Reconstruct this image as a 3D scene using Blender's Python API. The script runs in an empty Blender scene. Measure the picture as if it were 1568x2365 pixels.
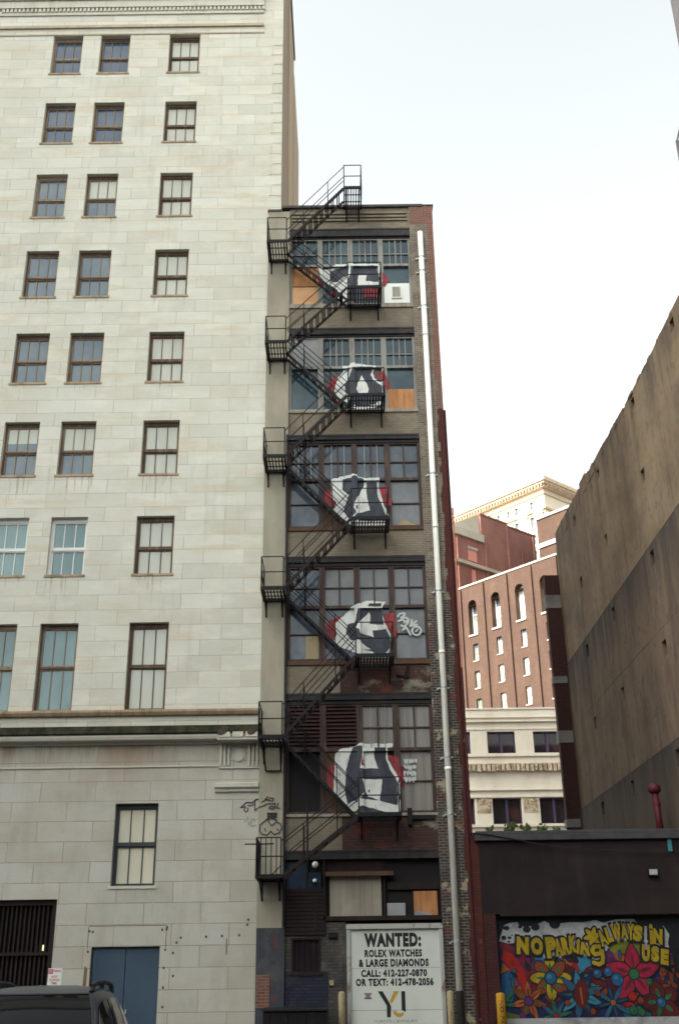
import bpy, bmesh, math, random
from mathutils import Vector, Matrix
random.seed(7)
S = bpy.context.scene
COL = S.collection
rad = math.radians

# ------------------------------------------------------------------ camera
# calibrated from the photograph: focal length 2490 px on a 1568 px wide frame,
# zenith vanishing point at (707, -4500); the facade plane is Y = 0
CX, CY, FP = 784.0, 1182.5, 2490.0
DIST, EYE = 30.0, 1.65
upc = Vector((707 - CX, CY + 4500, -FP)).normalized()
fwc = Vector((0, 0, -1)); fwc = (fwc - upc * fwc.dot(upc)).normalized()
rgc = fwc.cross(upc)
ROT = Matrix((rgc, fwc, upc))
cam_d = bpy.data.cameras.new('camera'); cam = bpy.data.objects.new('camera', cam_d); COL.objects.link(cam)
cam_d.sensor_fit = 'HORIZONTAL'; cam_d.sensor_width = 36.0; cam_d.lens = FP / 1568.0 * 36.0
cam_d.clip_start = 0.1; cam_d.clip_end = 6000
m4 = ROT.to_4x4(); m4.translation = Vector((0, -DIST, EYE)); cam.matrix_world = m4
S.camera = cam

# ------------------------------------------------------------------ light
SUN_EL = rad(38.0); SX, SY = -0.82, -0.57
w = bpy.data.worlds.new('World'); S.world = w; w.use_nodes = True
wn = w.node_tree.nodes; wl = w.node_tree.links
sky = wn.new('ShaderNodeTexSky'); sky.sky_type = 'NISHITA'; sky.sun_disc = False
sky.sun_elevation = SUN_EL; sky.sun_rotation = math.atan2(SX, SY)
sky.air_density = 1.0; sky.dust_density = 4.0; sky.ozone_density = 1.0
hsv = wn.new('ShaderNodeHueSaturation'); hsv.inputs['Saturation'].default_value = 0.22
tint = wn.new('ShaderNodeMix'); tint.data_type = 'RGBA'; tint.blend_type = 'MULTIPLY'
tint.inputs[0].default_value = 1.0; tint.inputs[7].default_value = (0.985, 1.0, 0.925, 1)
bg = wn['Background']; bg.inputs[1].default_value = 0.15
wl.new(sky.outputs[0], hsv.inputs['Color']); wl.new(hsv.outputs[0], tint.inputs[6]); wl.new(tint.outputs[2], bg.inputs[0])
sun_d = bpy.data.lights.new('sun', 'SUN'); sun = bpy.data.objects.new('sun', sun_d); COL.objects.link(sun)
sun_d.energy = 3.0; sun_d.angle = rad(0.5); sun_d.color = (1.0, 0.93, 0.82)
hl = math.hypot(SX, SY); to_sun = Vector((SX / hl * math.cos(SUN_EL), SY / hl * math.cos(SUN_EL), math.sin(SUN_EL)))
sun.rotation_euler = to_sun.to_track_quat('Z', 'Y').to_euler(); sun.location = (-40, -200, 180)
S.view_settings.view_transform = 'Standard'; S.view_settings.look = 'None'
S.view_settings.exposure = 1.75; S.view_settings.gamma = 1.0
S.cycles.max_bounces = 6; S.cycles.filter_width = 1.6
try: S.cycles.use_denoising = True
except Exception: pass

# ------------------------------------------------------------------ measuring helpers
def ray(x, y):
    return ROT @ Vector((x - CX, -(y - CY), -FP))
def onY(x, y, Y=0.0):
    d = ray(x, y); k = (DIST + Y) / d.y
    return (d.x * k, d.z * k + EYE)
def zone(ox, oy, sc):                       # a measured crop of the photograph -> facade metres
    return lambda p, Y=0.0: onY(ox + p[0] * sc, oy + p[1] * sc, Y)
Z1 = zone(0, 0, .4490); Z4 = zone(0, 1564.1, .4490); Z5 = zone(586.5, 351.9, .2993); Z6 = zone(586.5, 742.9, .2993)
Z7 = zone(586.5, 1212.2, .3242); Z8 = zone(547.4, 1603.2, .3491); Z9 = zone(547.4, 1916, .399)
Z12 = zone(1016.7, 1525, .3516); ZM1 = zone(1133.9, 2095.9, .13966); ZM2 = zone(1329.5, 2095.9, .15212)
ZT = zone(899.3, 1399.9, .06983); ZG = zone(547.4, 1822.2, .10249); ZW = zone(469.2, 1626.7, .10973)

# ------------------------------------------------------------------ materials
def mk(name, base, rough=.85, spec=.3, metal=0.0, brick=None, layers=(), bump=0.0, bscale=25.0, brick_bump=0.0, coat=0.0, warp=0.0):
    m = bpy.data.materials.new(name); m.use_nodes = True
    N = m.node_tree.nodes; L = m.node_tree.links
    b = N['Principled BSDF']; b.inputs['Roughness'].default_value = rough
    b.inputs['Specular IOR Level'].default_value = spec; b.inputs['Metallic'].default_value = metal
    b.inputs['Coat Weight'].default_value = coat
    tc = N.new('ShaderNodeTexCoord'); out = None; bfac = None
    if brick:
        c1, c2, mo, bw, bh, ms = brick
        sep = N.new('ShaderNodeSeparateXYZ'); L.new(tc.outputs['Object'], sep.inputs[0])
        ad = N.new('ShaderNodeMath'); L.new(sep.outputs[0], ad.inputs[0]); L.new(sep.outputs[1], ad.inputs[1])
        cb = N.new('ShaderNodeCombineXYZ'); L.new(ad.outputs[0], cb.inputs[0]); L.new(sep.outputs[2], cb.inputs[1])
        bt = N.new('ShaderNodeTexBrick'); uv = cb.outputs[0]
        if warp:                                 # slightly uneven joints
            wz = N.new('ShaderNodeTexNoise'); wz.inputs['Scale'].default_value = 2.2; wz.inputs['Detail'].default_value = 4; L.new(tc.outputs['Object'], wz.inputs[0])
            sc_ = N.new('ShaderNodeVectorMath'); sc_.operation = 'SCALE'; sc_.inputs['Scale'].default_value = warp; L.new(wz.outputs['Color'], sc_.inputs[0])
            av = N.new('ShaderNodeVectorMath'); L.new(uv, av.inputs[0]); L.new(sc_.outputs[0], av.inputs[1]); uv = av.outputs[0]
        L.new(uv, bt.inputs['Vector'])
        bt.inputs['Color1'].default_value = (*c1, 1); bt.inputs['Color2'].default_value = (*c2, 1); bt.inputs['Mortar'].default_value = (*mo, 1)
        bt.inputs['Scale'].default_value = 1.0; bt.inputs['Mortar Size'].default_value = ms; bt.inputs['Mortar Smooth'].default_value = .3
        bt.inputs['Brick Width'].default_value = bw; bt.inputs['Row Height'].default_value = bh
        out = bt.outputs['Color']; bfac = bt.outputs['Fac']
    for (c, sv, lo, hi, amt, det, *zm) in layers:
        mp = N.new('ShaderNodeMapping'); mp.inputs['Scale'].default_value = sv if isinstance(sv, tuple) else (sv, sv, sv)
        mp.inputs['Location'].default_value = (random.uniform(-50, 50), random.uniform(-50, 50), random.uniform(-50, 50))
        L.new(tc.outputs['Object'], mp.inputs[0])
        nz = N.new('ShaderNodeTexNoise'); nz.inputs['Scale'].default_value = 1.0; nz.inputs['Detail'].default_value = det
        nz.inputs['Roughness'].default_value = .6
        L.new(mp.outputs[0], nz.inputs[0])
        mr = N.new('ShaderNodeMapRange'); mr.inputs[1].default_value = lo; mr.inputs[2].default_value = hi
        mr.inputs[3].default_value = 0; mr.inputs[4].default_value = amt
        L.new(nz.outputs[0], mr.inputs[0])
        fac = mr.outputs[0]
        if zm:                                   # a stain or the cornice shade band, hanging below a joint: (top, bottom) height
            sz = N.new('ShaderNodeSeparateXYZ'); L.new(tc.outputs['Object'], sz.inputs[0])
            zr = N.new('ShaderNodeMapRange'); L.new(sz.outputs[2], zr.inputs[0]); zr.inputs[1].default_value = zm[0][1]; zr.inputs[2].default_value = zm[0][0]
            mu = N.new('ShaderNodeMath'); mu.operation = 'MULTIPLY'; L.new(fac, mu.inputs[0]); L.new(zr.outputs[0], mu.inputs[1]); fac = mu.outputs[0]
        mx = N.new('ShaderNodeMix'); mx.data_type = 'RGBA'; L.new(fac, mx.inputs[0])
        if out is None: mx.inputs[6].default_value = (*base, 1)
        else: L.new(out, mx.inputs[6])
        mx.inputs[7].default_value = (*c, 1); out = mx.outputs[2]
    if out is None: b.inputs['Base Color'].default_value = (*base, 1)
    else: L.new(out, b.inputs['Base Color'])
    if bump or brick_bump:
        nz = N.new('ShaderNodeTexNoise'); nz.inputs['Scale'].default_value = bscale; nz.inputs['Detail'].default_value = 5
        L.new(tc.outputs['Object'], nz.inputs[0]); nrm = None
        if bump:
            bp = N.new('ShaderNodeBump'); bp.inputs['Strength'].default_value = bump; bp.inputs['Distance'].default_value = .03
            L.new(nz.outputs[0], bp.inputs['Height']); nrm = bp.outputs[0]
        if brick_bump and bfac is not None:
            b2 = N.new('ShaderNodeBump'); b2.invert = True; b2.inputs['Strength'].default_value = brick_bump; b2.inputs['Distance'].default_value = .02
            L.new(bfac, b2.inputs['Height'])
            if nrm: L.new(nrm, b2.inputs['Normal'])
            nrm = b2.outputs[0]
        L.new(nrm, b.inputs['Normal'])
    return m

stone_layers = [((.55, .46, .34), (.35, 1, 2.4), .56, .68, .55, 5), ((.50, .44, .34), (.5, .5, 1.6), .45, .75, .42, 6), ((.30, .27, .22), (2.2, 2.2, .22), .56, .80, .34, 5), ((.80, .77, .68), (.9, .9, 2.0), .52, .72, .30, 3)]
M_STONE = mk('limestone_upper', (.61, .61, .545), .85, brick=((.62, .62, .555), (.535, .53, .465), (.34, .30, .225), 1.22, .471, .008), layers=[((.61, .61, .545), (1.1, 1.1, 1.1), .48, .66, .5, 4)] + stone_layers, bump=.2, bscale=14, brick_bump=.35, warp=.03)
M_STONE2 = mk('limestone_base', (.485, .475, .43), .85, brick=((.50, .49, .445), (.43, .42, .375), (.20, .17, .13), 1.5, .525, .008), layers=[((.485, .475, .43), (1.1, 1.1, 1.1), .48, .64, .55, 4), ((.36, .29, .21), (.4, .4, .9), .46, .74, .55, 6), ((.26, .23, .19), (1.7, 1.7, .22), .56, .84, .35, 5), ((.30, .19, .11), (1.3, 1.3, .22), .40, .66, .85, 5, (7.85, 6.7)), ((.20, .14, .09), (3, 3, .4), .48, .62, .6, 5, (7.85, 7.2)), ((.34, .30, .24), (2.4, 2.4, .9), .50, .70, .35, 6)], bump=.25, bscale=12, brick_bump=.4, warp=.03)  # below the cornice: rust stain, plus a darker band painting in its shade
M_TANST = mk('tan_string_stone', (.44, .38, .28), .9, layers=[((.28, .22, .15), (4, 4, 1), .45, .7, .6, 5)])
M_TRIM = mk('limestone_trim', (.53, .515, .445), .85, layers=[((.30, .26, .19), (3, 3, .5), .5, .78, .5, 5)], bump=.15)
M_MOSS = mk('mossy_limestone', (.06, .058, .034), .95, layers=[((.016, .018, .010), (3, 3, 3), .35, .6, .9, 6), ((.20, .18, .12), (7, 7, 5), .64, .80, .5, 4)], bump=.4)
M_BROWNSTAIN = mk('rust_stained_stone', (.40, .30, .20), .9, layers=[((.16, .10, .06), (4, 4, .6), .4, .7, .7, 5)])
M_SIDE = mk('tan_side_brick', (.33, .25, .18), .9, brick=((.34, .26, .18), (.27, .2, .14), (.30, .25, .2), .22, .075, .01), layers=[((.16, .11, .085), (.5, .5, .12), .45, .7, .6, 5)], bump=.1)
M_DKLEAF = mk('dark_brown_carving', (.06, .048, .038), .95, layers=[((.14, .115, .085), 9, .5, .7, .6, 4)])  # carved leaves, dark brown with lighter patches
M_SIDE2 = mk('light_tan_side_brick', (.46, .36, .24), .9, brick=((.43, .335, .225), (.36, .275, .18), (.36, .29, .22), .22, .075, .01), layers=[((.25, .18, .12), (.5, .5, .12), .48, .7, .6, 5)], bump=.1)
M_CAP = mk('dark_coping', (.05, .045, .045), .7, layers=[((.12, .10, .09), 4, .45, .7, .5, 4)])
M_WFRAME = mk('rusty_brown_window_paint', (.105, .062, .042), .6, layers=[((.26, .19, .125), (6, 6, 1.5), .50, .68, .55, 4)])
M_WTAN = mk('weathered_tan_window_paint', (.27, .21, .145), .65, layers=[((.10, .055, .035), (6, 6, 1.2), .5, .7, .6, 4)])
M_WWHITE = mk('white_window_paint', (.78, .78, .74), .5)
M_WDARK = mk('dark_green_window_paint', (.045, .055, .062), .5)
def glass(name, c, rough=.06, wav=.05, lay=(), spec=.35):
    return mk(name, c, rough, spec, layers=lay, bump=wav, bscale=1.6)
G_NAVY = glass('navy_glass', (.050, .085, .150), lay=[((.13, .17, .21), (1.2, 1.2, .8), .4, .7, .6, 3)])
G_BLUE = glass('blue_grey_glass', (.105, .155, .205), lay=[((.20, .25, .27), (1.0, 1.0, .7), .4, .7, .6, 3)])
G_TEAL = glass('teal_glass', (.12, .205, .235), lay=[((.24, .38, .40), (.5, .5, .35), .42, .7, .7, 3)])
G_PALE = glass('pale_blind_behind_glass', (.50, .52, .46), .12, lay=[((.40, .42, .38), (1.2, 1.2, .5), .4, .7, .6, 3)])
G_BEIGE = glass('beige_blind_behind_glass', (.66, .62, .50), .12, lay=[((.52, .50, .42), (1.2, 1.2, .5), .4, .7, .6, 3)])
G_DARK = glass('dark_loft_glass', (.050, .068, .095), .08, lay=[((.13, .155, .185), (1.2, 1.2, .9), .42, .66, .7, 4)])
G_GREY = glass('grey_dusty_glass', (.13, .145, .165), .25, lay=[((.22, .225, .225), (1.4, 1.4, 1.0), .4, .68, .7, 5)])
G_DTEAL = glass('dark_teal_glass', (.028, .056, .074), .06, lay=[((.075, .125, .145), (.8, .8, .6), .42, .66, .7, 3)])
G_CURT = glass('curtain_behind_glass', (.25, .235, .215), .25, lay=[((.12, .11, .105), (7, 7, .3), .42, .62, .6, 3)])
M_LOFTBR = mk('brown_steel_sash', (.045, .026, .022), .6, layers=[((.15, .10, .08), (6, 6, 1.2), .5, .7, .5, 4)])
M_LOFTGR = mk('grey_weathered_sash', (.27, .265, .245), .7, layers=[((.09, .065, .055), (5, 5, 1.2), .48, .68, .7, 5)])
M_STEEL = mk('black_lintel_steel', (.018, .017, .020), .6, layers=[((.05, .036, .031), (4, 4, 2), .5, .7, .6, 5)])
M_SPAN = mk('painted_tan_brick', (.25, .215, .163), .9, brick=((.255, .22, .168), (.20, .168, .125), (.19, .165, .125), .22, .075, .012), layers=[((.11, .095, .075), (.9, .9, .5), .42, .70, .7, 6), ((.17, .10, .07), (1.6, 1.6, .9), .60, .72, .5, 5)], bump=.2, brick_bump=.35)
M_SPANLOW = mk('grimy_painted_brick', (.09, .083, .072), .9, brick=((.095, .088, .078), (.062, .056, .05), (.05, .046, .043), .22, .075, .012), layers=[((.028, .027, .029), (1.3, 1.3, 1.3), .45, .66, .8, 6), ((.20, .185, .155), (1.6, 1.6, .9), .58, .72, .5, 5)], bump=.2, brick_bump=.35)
M_SPANRED = mk('peeling_red_spandrel_brick', (.10, .055, .04), .9, brick=((.085, .036, .028), (.05, .027, .024), (.045, .036, .033), .22, .075, .012), layers=[((.27, .25, .20), (.8, .8, 1.4), .58, .66, .9, 6), ((.18, .045, .025), (1.3, 1.3, 1.3), .56, .66, .7, 5)], bump=.2, brick_bump=.35)
M_PIERC = mk('smooth_tan_render', (.34, .315, .25), .9, layers=[((.22, .195, .15), (1.2, 1.2, .4), .42, .7, .8, 6), ((.30, .19, .12), (2, 2, .35), .6, .76, .45, 5)], bump=.12, bscale=9)
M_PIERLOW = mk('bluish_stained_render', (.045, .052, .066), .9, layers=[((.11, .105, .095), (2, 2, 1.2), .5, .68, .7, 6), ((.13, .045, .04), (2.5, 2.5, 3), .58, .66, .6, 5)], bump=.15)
M_PEEL_HI = mk('weathered_grey_brick', (.17, .145, .115), .92, brick=((.19, .16, .125), (.10, .075, .06), (.225, .205, .17), .22, .075, .015), layers=[((.26, .235, .185), (2.2, 2.2, 1.8), .5, .62, .75, 6), ((.10, .075, .06), (1.1, 1.1, 1.6), .5, .7, .6, 5)], bump=.25, brick_bump=.5)
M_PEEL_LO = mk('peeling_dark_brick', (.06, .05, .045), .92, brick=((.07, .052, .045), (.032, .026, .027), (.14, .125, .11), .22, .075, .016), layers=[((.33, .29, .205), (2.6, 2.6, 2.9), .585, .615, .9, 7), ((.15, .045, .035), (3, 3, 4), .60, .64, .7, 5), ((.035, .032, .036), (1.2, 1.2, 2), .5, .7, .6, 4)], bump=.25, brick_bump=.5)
M_RED = mk('oxblood_painted_brick', (.095, .024, .021), .9, brick=((.10, .025, .021), (.075, .020, .018), (.06, .022, .019), .22, .075, .012), layers=[((.055, .018, .018), (1.2, 1.2, .5), .40, .66, .85, 5), ((.25, .23, .18), (3, 3, 2.4), .66, .70, .5, 6)], bump=.2, brick_bump=.35)
M_REDHI = mk('exposed_red_brick', (.20, .075, .052), .9, brick=((.225, .085, .058), (.145, .055, .043), (.20, .15, .12), .22, .075, .012), layers=[((.13, .10, .085), (1.3, 1.3, .7), .48, .66, .7, 5)], bump=.2, brick_bump=.35)
M_IRON = mk('black_iron', (.009, .0085, .011), .6, .2, layers=[((.026, .018, .015), 5, .52, .7, .6, 4)])
M_IRONRUST = mk('dark_rusty_iron', (.020, .012, .011), .7, .2, layers=[((.015, .014, .016), 4, .42, .62, .8, 4)])
M_PIPE = mk('white_pvc_pipe', (.88, .88, .82), .5, .4, layers=[((.66, .63, .53), (8, 8, .3), .5, .75, .5, 4)])
M_GALV = mk('galvanised_metal', (.36, .40, .42), .45, .5, .6)
M_PINK = mk('sunlit_pink_and_patch', (.58, .24, .185), .6)  # salmon of a sunlit edge put into the colour; also a brick patch
M_PLY = mk('orange_plywood', (.44, .205, .08), .75, layers=[((.27, .115, .05), (7, 7, .8), .44, .62, .8, 6), ((.54, .30, .15), (1.5, 1.5, 1.5), .5, .7, .5, 4)])
M_PLY2 = mk('pale_plywood', (.60, .36, .19), .75, layers=[((.46, .22, .09), (1.2, 1.2, 2.0), .42, .66, .7, 5)])
M_GBOARD = mk('grey_weathered_board', (.30, .27, .22), .9, layers=[((.18, .155, .125), (7, 7, .5), .42, .62, .6, 6), ((.42, .39, .33), (1.2, 1.2, 1.5), .5, .7, .5, 4)])
M_GBOARD2 = mk('pale_grey_board', (.31, .32, .33), .9, layers=[((.20, .205, .22), (1.2, 1.2, 1.2), .42, .64, .7, 5)])
M_BROWNB = mk('brown_board', (.10, .055, .035), .85, layers=[((.055, .03, .025), (3, 3, 1), .4, .7, .7, 4)])
M_LOUV = mk('brown_louvre', (.045, .023, .021), .7)
M_WHITE = mk('white_paint', (.72, .74, .72), .6)
M_BLUEPT = mk('dark_blue_paint', (.010, .022, .048), .7, layers=[((.022, .052, .082), 2.5, .45, .7, .6, 5)])
M_BLUEWALL = mk('dark_blue_painted_brick', (.022, .028, .052), .85, brick=((.024, .03, .056), (.018, .021, .036), (.014, .016, .025), .22, .075, .012), layers=[((.07, .062, .055), 1.5, .56, .7, .6, 5)], brick_bump=.4)
M_DARKIN = mk('dark_recess', (.012, .010, .011), .8)
M_DARKBR = mk('dark_brown_timber', (.016, .0095, .009), .8, layers=[((.03, .018, .014), (6, 6, .6), .45, .7, .6, 4)])
def flat(name, c, rough=.65): return mk(name, c, rough, .3, layers=[(tuple(x * .72 for x in c), 5, .4, .75, .5, 5)])
P_WHITE = mk('graffiti_white', (.66, .69, .66), .7, .3, layers=[((.40, .42, .42), (3, 3, 2), .50, .68, .8, 7), ((.16, .17, .18), (9, 9, 4), .62, .70, .7, 6)]); P_NAVY = mk('graffiti_charcoal', (.030, .036, .050), .6, .3, layers=[((.065, .078, .095), (2.5, 2.5, 1.5), .46, .66, .8, 6)]); P_RED = mk('graffiti_red', (.29, .038, .046), .7, .3, layers=[((.10, .03, .036), 3.5, .44, .62, .75, 6)])
P_BROWN = flat('graffiti_brown_black', (.045, .030, .034)); P_TAG = flat('graffiti_tag_white', (.52, .56, .55)); P_BLACK = flat('tag_black', (.02, .02, .026))
P_TAGF = flat('tag_faded_blue', (.30, .31, .33))
M_SIGN = mk('sign_panel_white', (.60, .63, .585), .45, .4, layers=[((.46, .48, .44), (1.2, 1.2, .8), .48, .75, .5, 5)])
M_SIGNFR = mk('sign_frame_metal', (.42, .42, .40), .5, .4, .3, layers=[((.16, .07, .045), (4, 4, 2), .56, .66, .8, 5)])
M_INK = mk('sign_black', (.016, .016, .018), .6); M_GOLD = mk('sign_gold', (.46, .31, .035), .5); M_INKRED = mk('sign_red', (.45, .05, .06), .6); M_INKBLUE = mk('sign_blue', (.06, .08, .16), .6)
M_INKGREY = mk('sign_grey_lettering', (.20, .20, .21), .6)
M_POST = mk('cream_post_paint', (.34, .28, .17), .7, layers=[((.20, .15, .09), 4, .5, .7, .7, 5)])
M_YELLOW = mk('yellow_bollard_sleeve', (.42, .22, .012), .6, .3, layers=[((.22, .11, .01), 4, .5, .75, .6, 4)])
M_GARAGE = mk('dark_brown_render', (.026, .018, .018), .92, layers=[((.012, .009, .010), (.5, .5, .8), .42, .68, .8, 6), ((.045, .034, .032), (1.5, 1.5, .22), .52, .74, .6, 5)], bump=.25, bscale=10)
M_COPE = mk('grey_coping', (.065, .064, .07), .8, layers=[((.03, .03, .034), 3, .4, .7, .7, 5)])
M_OXB = mk('dark_oxblood_brick', (.085, .024, .022), .9, brick=((.09, .026, .023), (.062, .019, .018), (.05, .02, .02), .22, .075, .012), layers=[((.03, .014, .015), (1, 1, .6), .42, .7, .8, 5)], brick_bump=.35)
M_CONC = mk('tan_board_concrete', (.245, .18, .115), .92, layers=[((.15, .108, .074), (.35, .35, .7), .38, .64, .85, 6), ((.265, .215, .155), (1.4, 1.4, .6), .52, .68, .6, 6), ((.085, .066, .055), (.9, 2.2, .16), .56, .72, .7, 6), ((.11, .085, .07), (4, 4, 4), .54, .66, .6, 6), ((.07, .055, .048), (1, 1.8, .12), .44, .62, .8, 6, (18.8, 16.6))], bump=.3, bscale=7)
M_CONC3 = mk('dark_stained_concrete', (.095, .072, .055), .92, layers=[((.05, .038, .034), (.4, 1.1, .35), .44, .68, .8, 6), ((.13, .10, .075), (1.6, 1.6, .4), .54, .74, .5, 5), ((.03, .026, .026), (1, 1.4, .12), .38, .6, .9, 6, (7.78, 6.6))], bump=.3, bscale=7)  # lower wall, darker than the middle, with streaks below its top joint
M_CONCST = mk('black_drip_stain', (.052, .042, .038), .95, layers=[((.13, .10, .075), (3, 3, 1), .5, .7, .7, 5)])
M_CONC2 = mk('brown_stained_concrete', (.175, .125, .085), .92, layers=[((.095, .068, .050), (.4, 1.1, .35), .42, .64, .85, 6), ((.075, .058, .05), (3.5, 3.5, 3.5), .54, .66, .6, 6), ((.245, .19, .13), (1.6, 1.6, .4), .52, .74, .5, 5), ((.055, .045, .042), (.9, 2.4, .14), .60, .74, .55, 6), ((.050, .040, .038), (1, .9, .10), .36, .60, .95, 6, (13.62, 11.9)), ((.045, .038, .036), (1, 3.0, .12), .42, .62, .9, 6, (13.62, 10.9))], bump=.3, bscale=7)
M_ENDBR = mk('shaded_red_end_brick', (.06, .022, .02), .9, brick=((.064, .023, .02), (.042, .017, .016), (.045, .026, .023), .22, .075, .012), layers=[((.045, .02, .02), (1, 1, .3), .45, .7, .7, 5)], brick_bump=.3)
M_QUOIN = mk('grey_quoin_stone', (.21, .20, .19), .85, layers=[((.11, .105, .10), 2, .42, .68, .7, 5)])
M_VENT = mk('red_vent_pipe_paint', (.075, .008, .016), .6, layers=[((.04, .006, .010), (4, 4, .8), .45, .7, .6, 4)])
M_CREAM = mk('cream_terracotta', (.58, .53, .45), .8, layers=[((.44, .38, .31), (1.5, 1.5, .6), .45, .72, .5, 5)], bump=.1)
M_CREAMD = mk('weathered_terracotta', (.46, .37, .27), .9, layers=[((.14, .11, .075), (5, 5, 3), .45, .62, .8, 6)], bump=.5, bscale=30)
M_PURP = mk('dark_purple_window_frame', (.045, .034, .075), .5)
G_BLACK = glass('black_shop_glass', (.022, .017, .022), .05, lay=[((.09, .035, .03), (.8, .8, .9), .56, .7, .5, 3)])
M_BRICKA = mk('sunlit_brown_brick', (.078, .039, .026), .9, brick=((.082, .041, .027), (.052, .027, .02), (.11, .08, .06), .3, .1, .012), layers=[((.065, .036, .03), (.25, .25, .2), .45, .72, .6, 6), ((.14, .085, .06), (.8, .8, .3), .5, .75, .4, 5)], brick_bump=.2)
M_BRICKB = mk('rosy_red_brick', (.30, .125, .10), .9, brick=((.31, .13, .10), (.25, .105, .087), (.22, .14, .12), .3, .1, .012), layers=[((.15, .062, .055), (.3, .3, .2), .46, .72, .6, 5)], brick_bump=.2)
M_ASTONE = mk('grey_sill_stone', (.42, .38, .33), .85, layers=[((.26, .23, .20), 1.2, .42, .68, .6, 5)])
M_SKYPANE = mk('white_sky_reflection', (.82, .82, .78), .5, .5)  # bright sky reflection in the panes, painted as plain white
G_GREEN = glass('green_grey_glass', (.16, .21, .175), .1, lay=[((.40, .44, .38), (.5, .5, .7), .48, .62, .8, 3)])
M_TOWER = mk('cream_tower_stone', (.74, .66, .52), .85, layers=[((.60, .50, .37), (.3, .3, .2), .45, .72, .5, 5)])
M_TOWERD = mk('tower_cornice_stone', (.62, .50, .36), .85, layers=[((.36, .24, .15), (1.4, 1.4, 1.4), .45, .7, .6, 5)])
M_GREYBK = mk('pale_grey_penthouse_render', (.47, .44, .36), .9, layers=[((.36, .33, .27), .6, .42, .68, .6, 5)])
M_DKTOWER = mk('charcoal_tower_panel', (.050, .048, .052), .7, layers=[((.085, .07, .062), (1, 1, .3), .45, .7, .6, 4)])
M_ASPH = mk('asphalt', (.05, .05, .052), .9, layers=[((.035, .035, .037), .6, .4, .7, .7, 6), ((.08, .078, .074), 14, .55, .7, .4, 3)], bump=.25, bscale=40)
M_PAVE = mk('concrete_pavement', (.25, .24, .225), .9, brick=((.26, .25, .235), (.22, .215, .20), (.12, .115, .11), 1.5, 1.5, .012), layers=[((.16, .15, .14), 1.2, .45, .7, .5, 5)], bump=.15)
M_LOTLINE = mk('parking_line_paint', (.62, .61, .56), .8, layers=[((.2, .2, .19), 6, .5, .66, .7, 5)])
M_CAR = mk('graphite_car_paint', (.030, .037, .048), .38, .25, .0, coat=.15)
M_CARGL = mk('car_glass', (.005, .006, .007), .03, .10)
M_BLKPL = mk('black_plastic', (.014, .014, .016), .55)
M_TYRE = mk('tyre_rubber', (.018, .018, .018), .9); M_RIM = mk('alloy_rim', (.45, .46, .48), .35, .5, .9)
M_LAMP = mk('headlamp_lens', (.55, .58, .60), .1, .8); M_CHROME = mk('satin_chrome', (.55, .56, .58), .25, .5, 1.0)
M_TAIL = mk('tail_lamp_red', (.30, .015, .015), .2)
M_DOORBL = mk('blue_door_paint', (.040, .072, .112), .6, .35, layers=[((.055, .092, .135), (1.2, 1.2, .8), .42, .7, .7, 5), ((.025, .055, .095), (5, 5, .8), .56, .74, .6, 4)])
M_OPAL = mk('opal_globe_glass', (.72, .73, .66), .3)
M_LEAF = mk('weed_leaf', (.055, .085, .025), .8); M_LEAF2 = mk('weed_leaf_dry', (.13, .13, .05), .85)
M_CYAN = mk('cyan_frame_paint', (.05, .24, .28), .6)
M_TUBEL = mk('pale_lens', (.42, .43, .42), .4)
M_CABLE = mk('black_cable', (.012, .012, .013), .7)
M_LOTGREY = mk('grey_shade_slab', (.26, .26, .26), .8, layers=[((.19, .19, .19), .3, .4, .7, .6, 4)])
M_STREAK = mk('sooty_streak_stone', (.40, .37, .30), .9, layers=[((.56, .54, .46), (6, 6, 2), .42, .62, .8, 4)])
M_RUSTW = mk('rust_streak_stone', (.19, .12, .06), .9)
M_LITPANE = bpy.data.materials.new('lit_window_pane'); M_LITPANE.use_nodes = True
_b = M_LITPANE.node_tree.nodes['Principled BSDF']; _b.inputs['Base Color'].default_value = (.8, .75, .5, 1)
_b.inputs['Emission Color'].default_value = (1, .92, .6, 1); _b.inputs['Emission Strength'].default_value = .35

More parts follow.
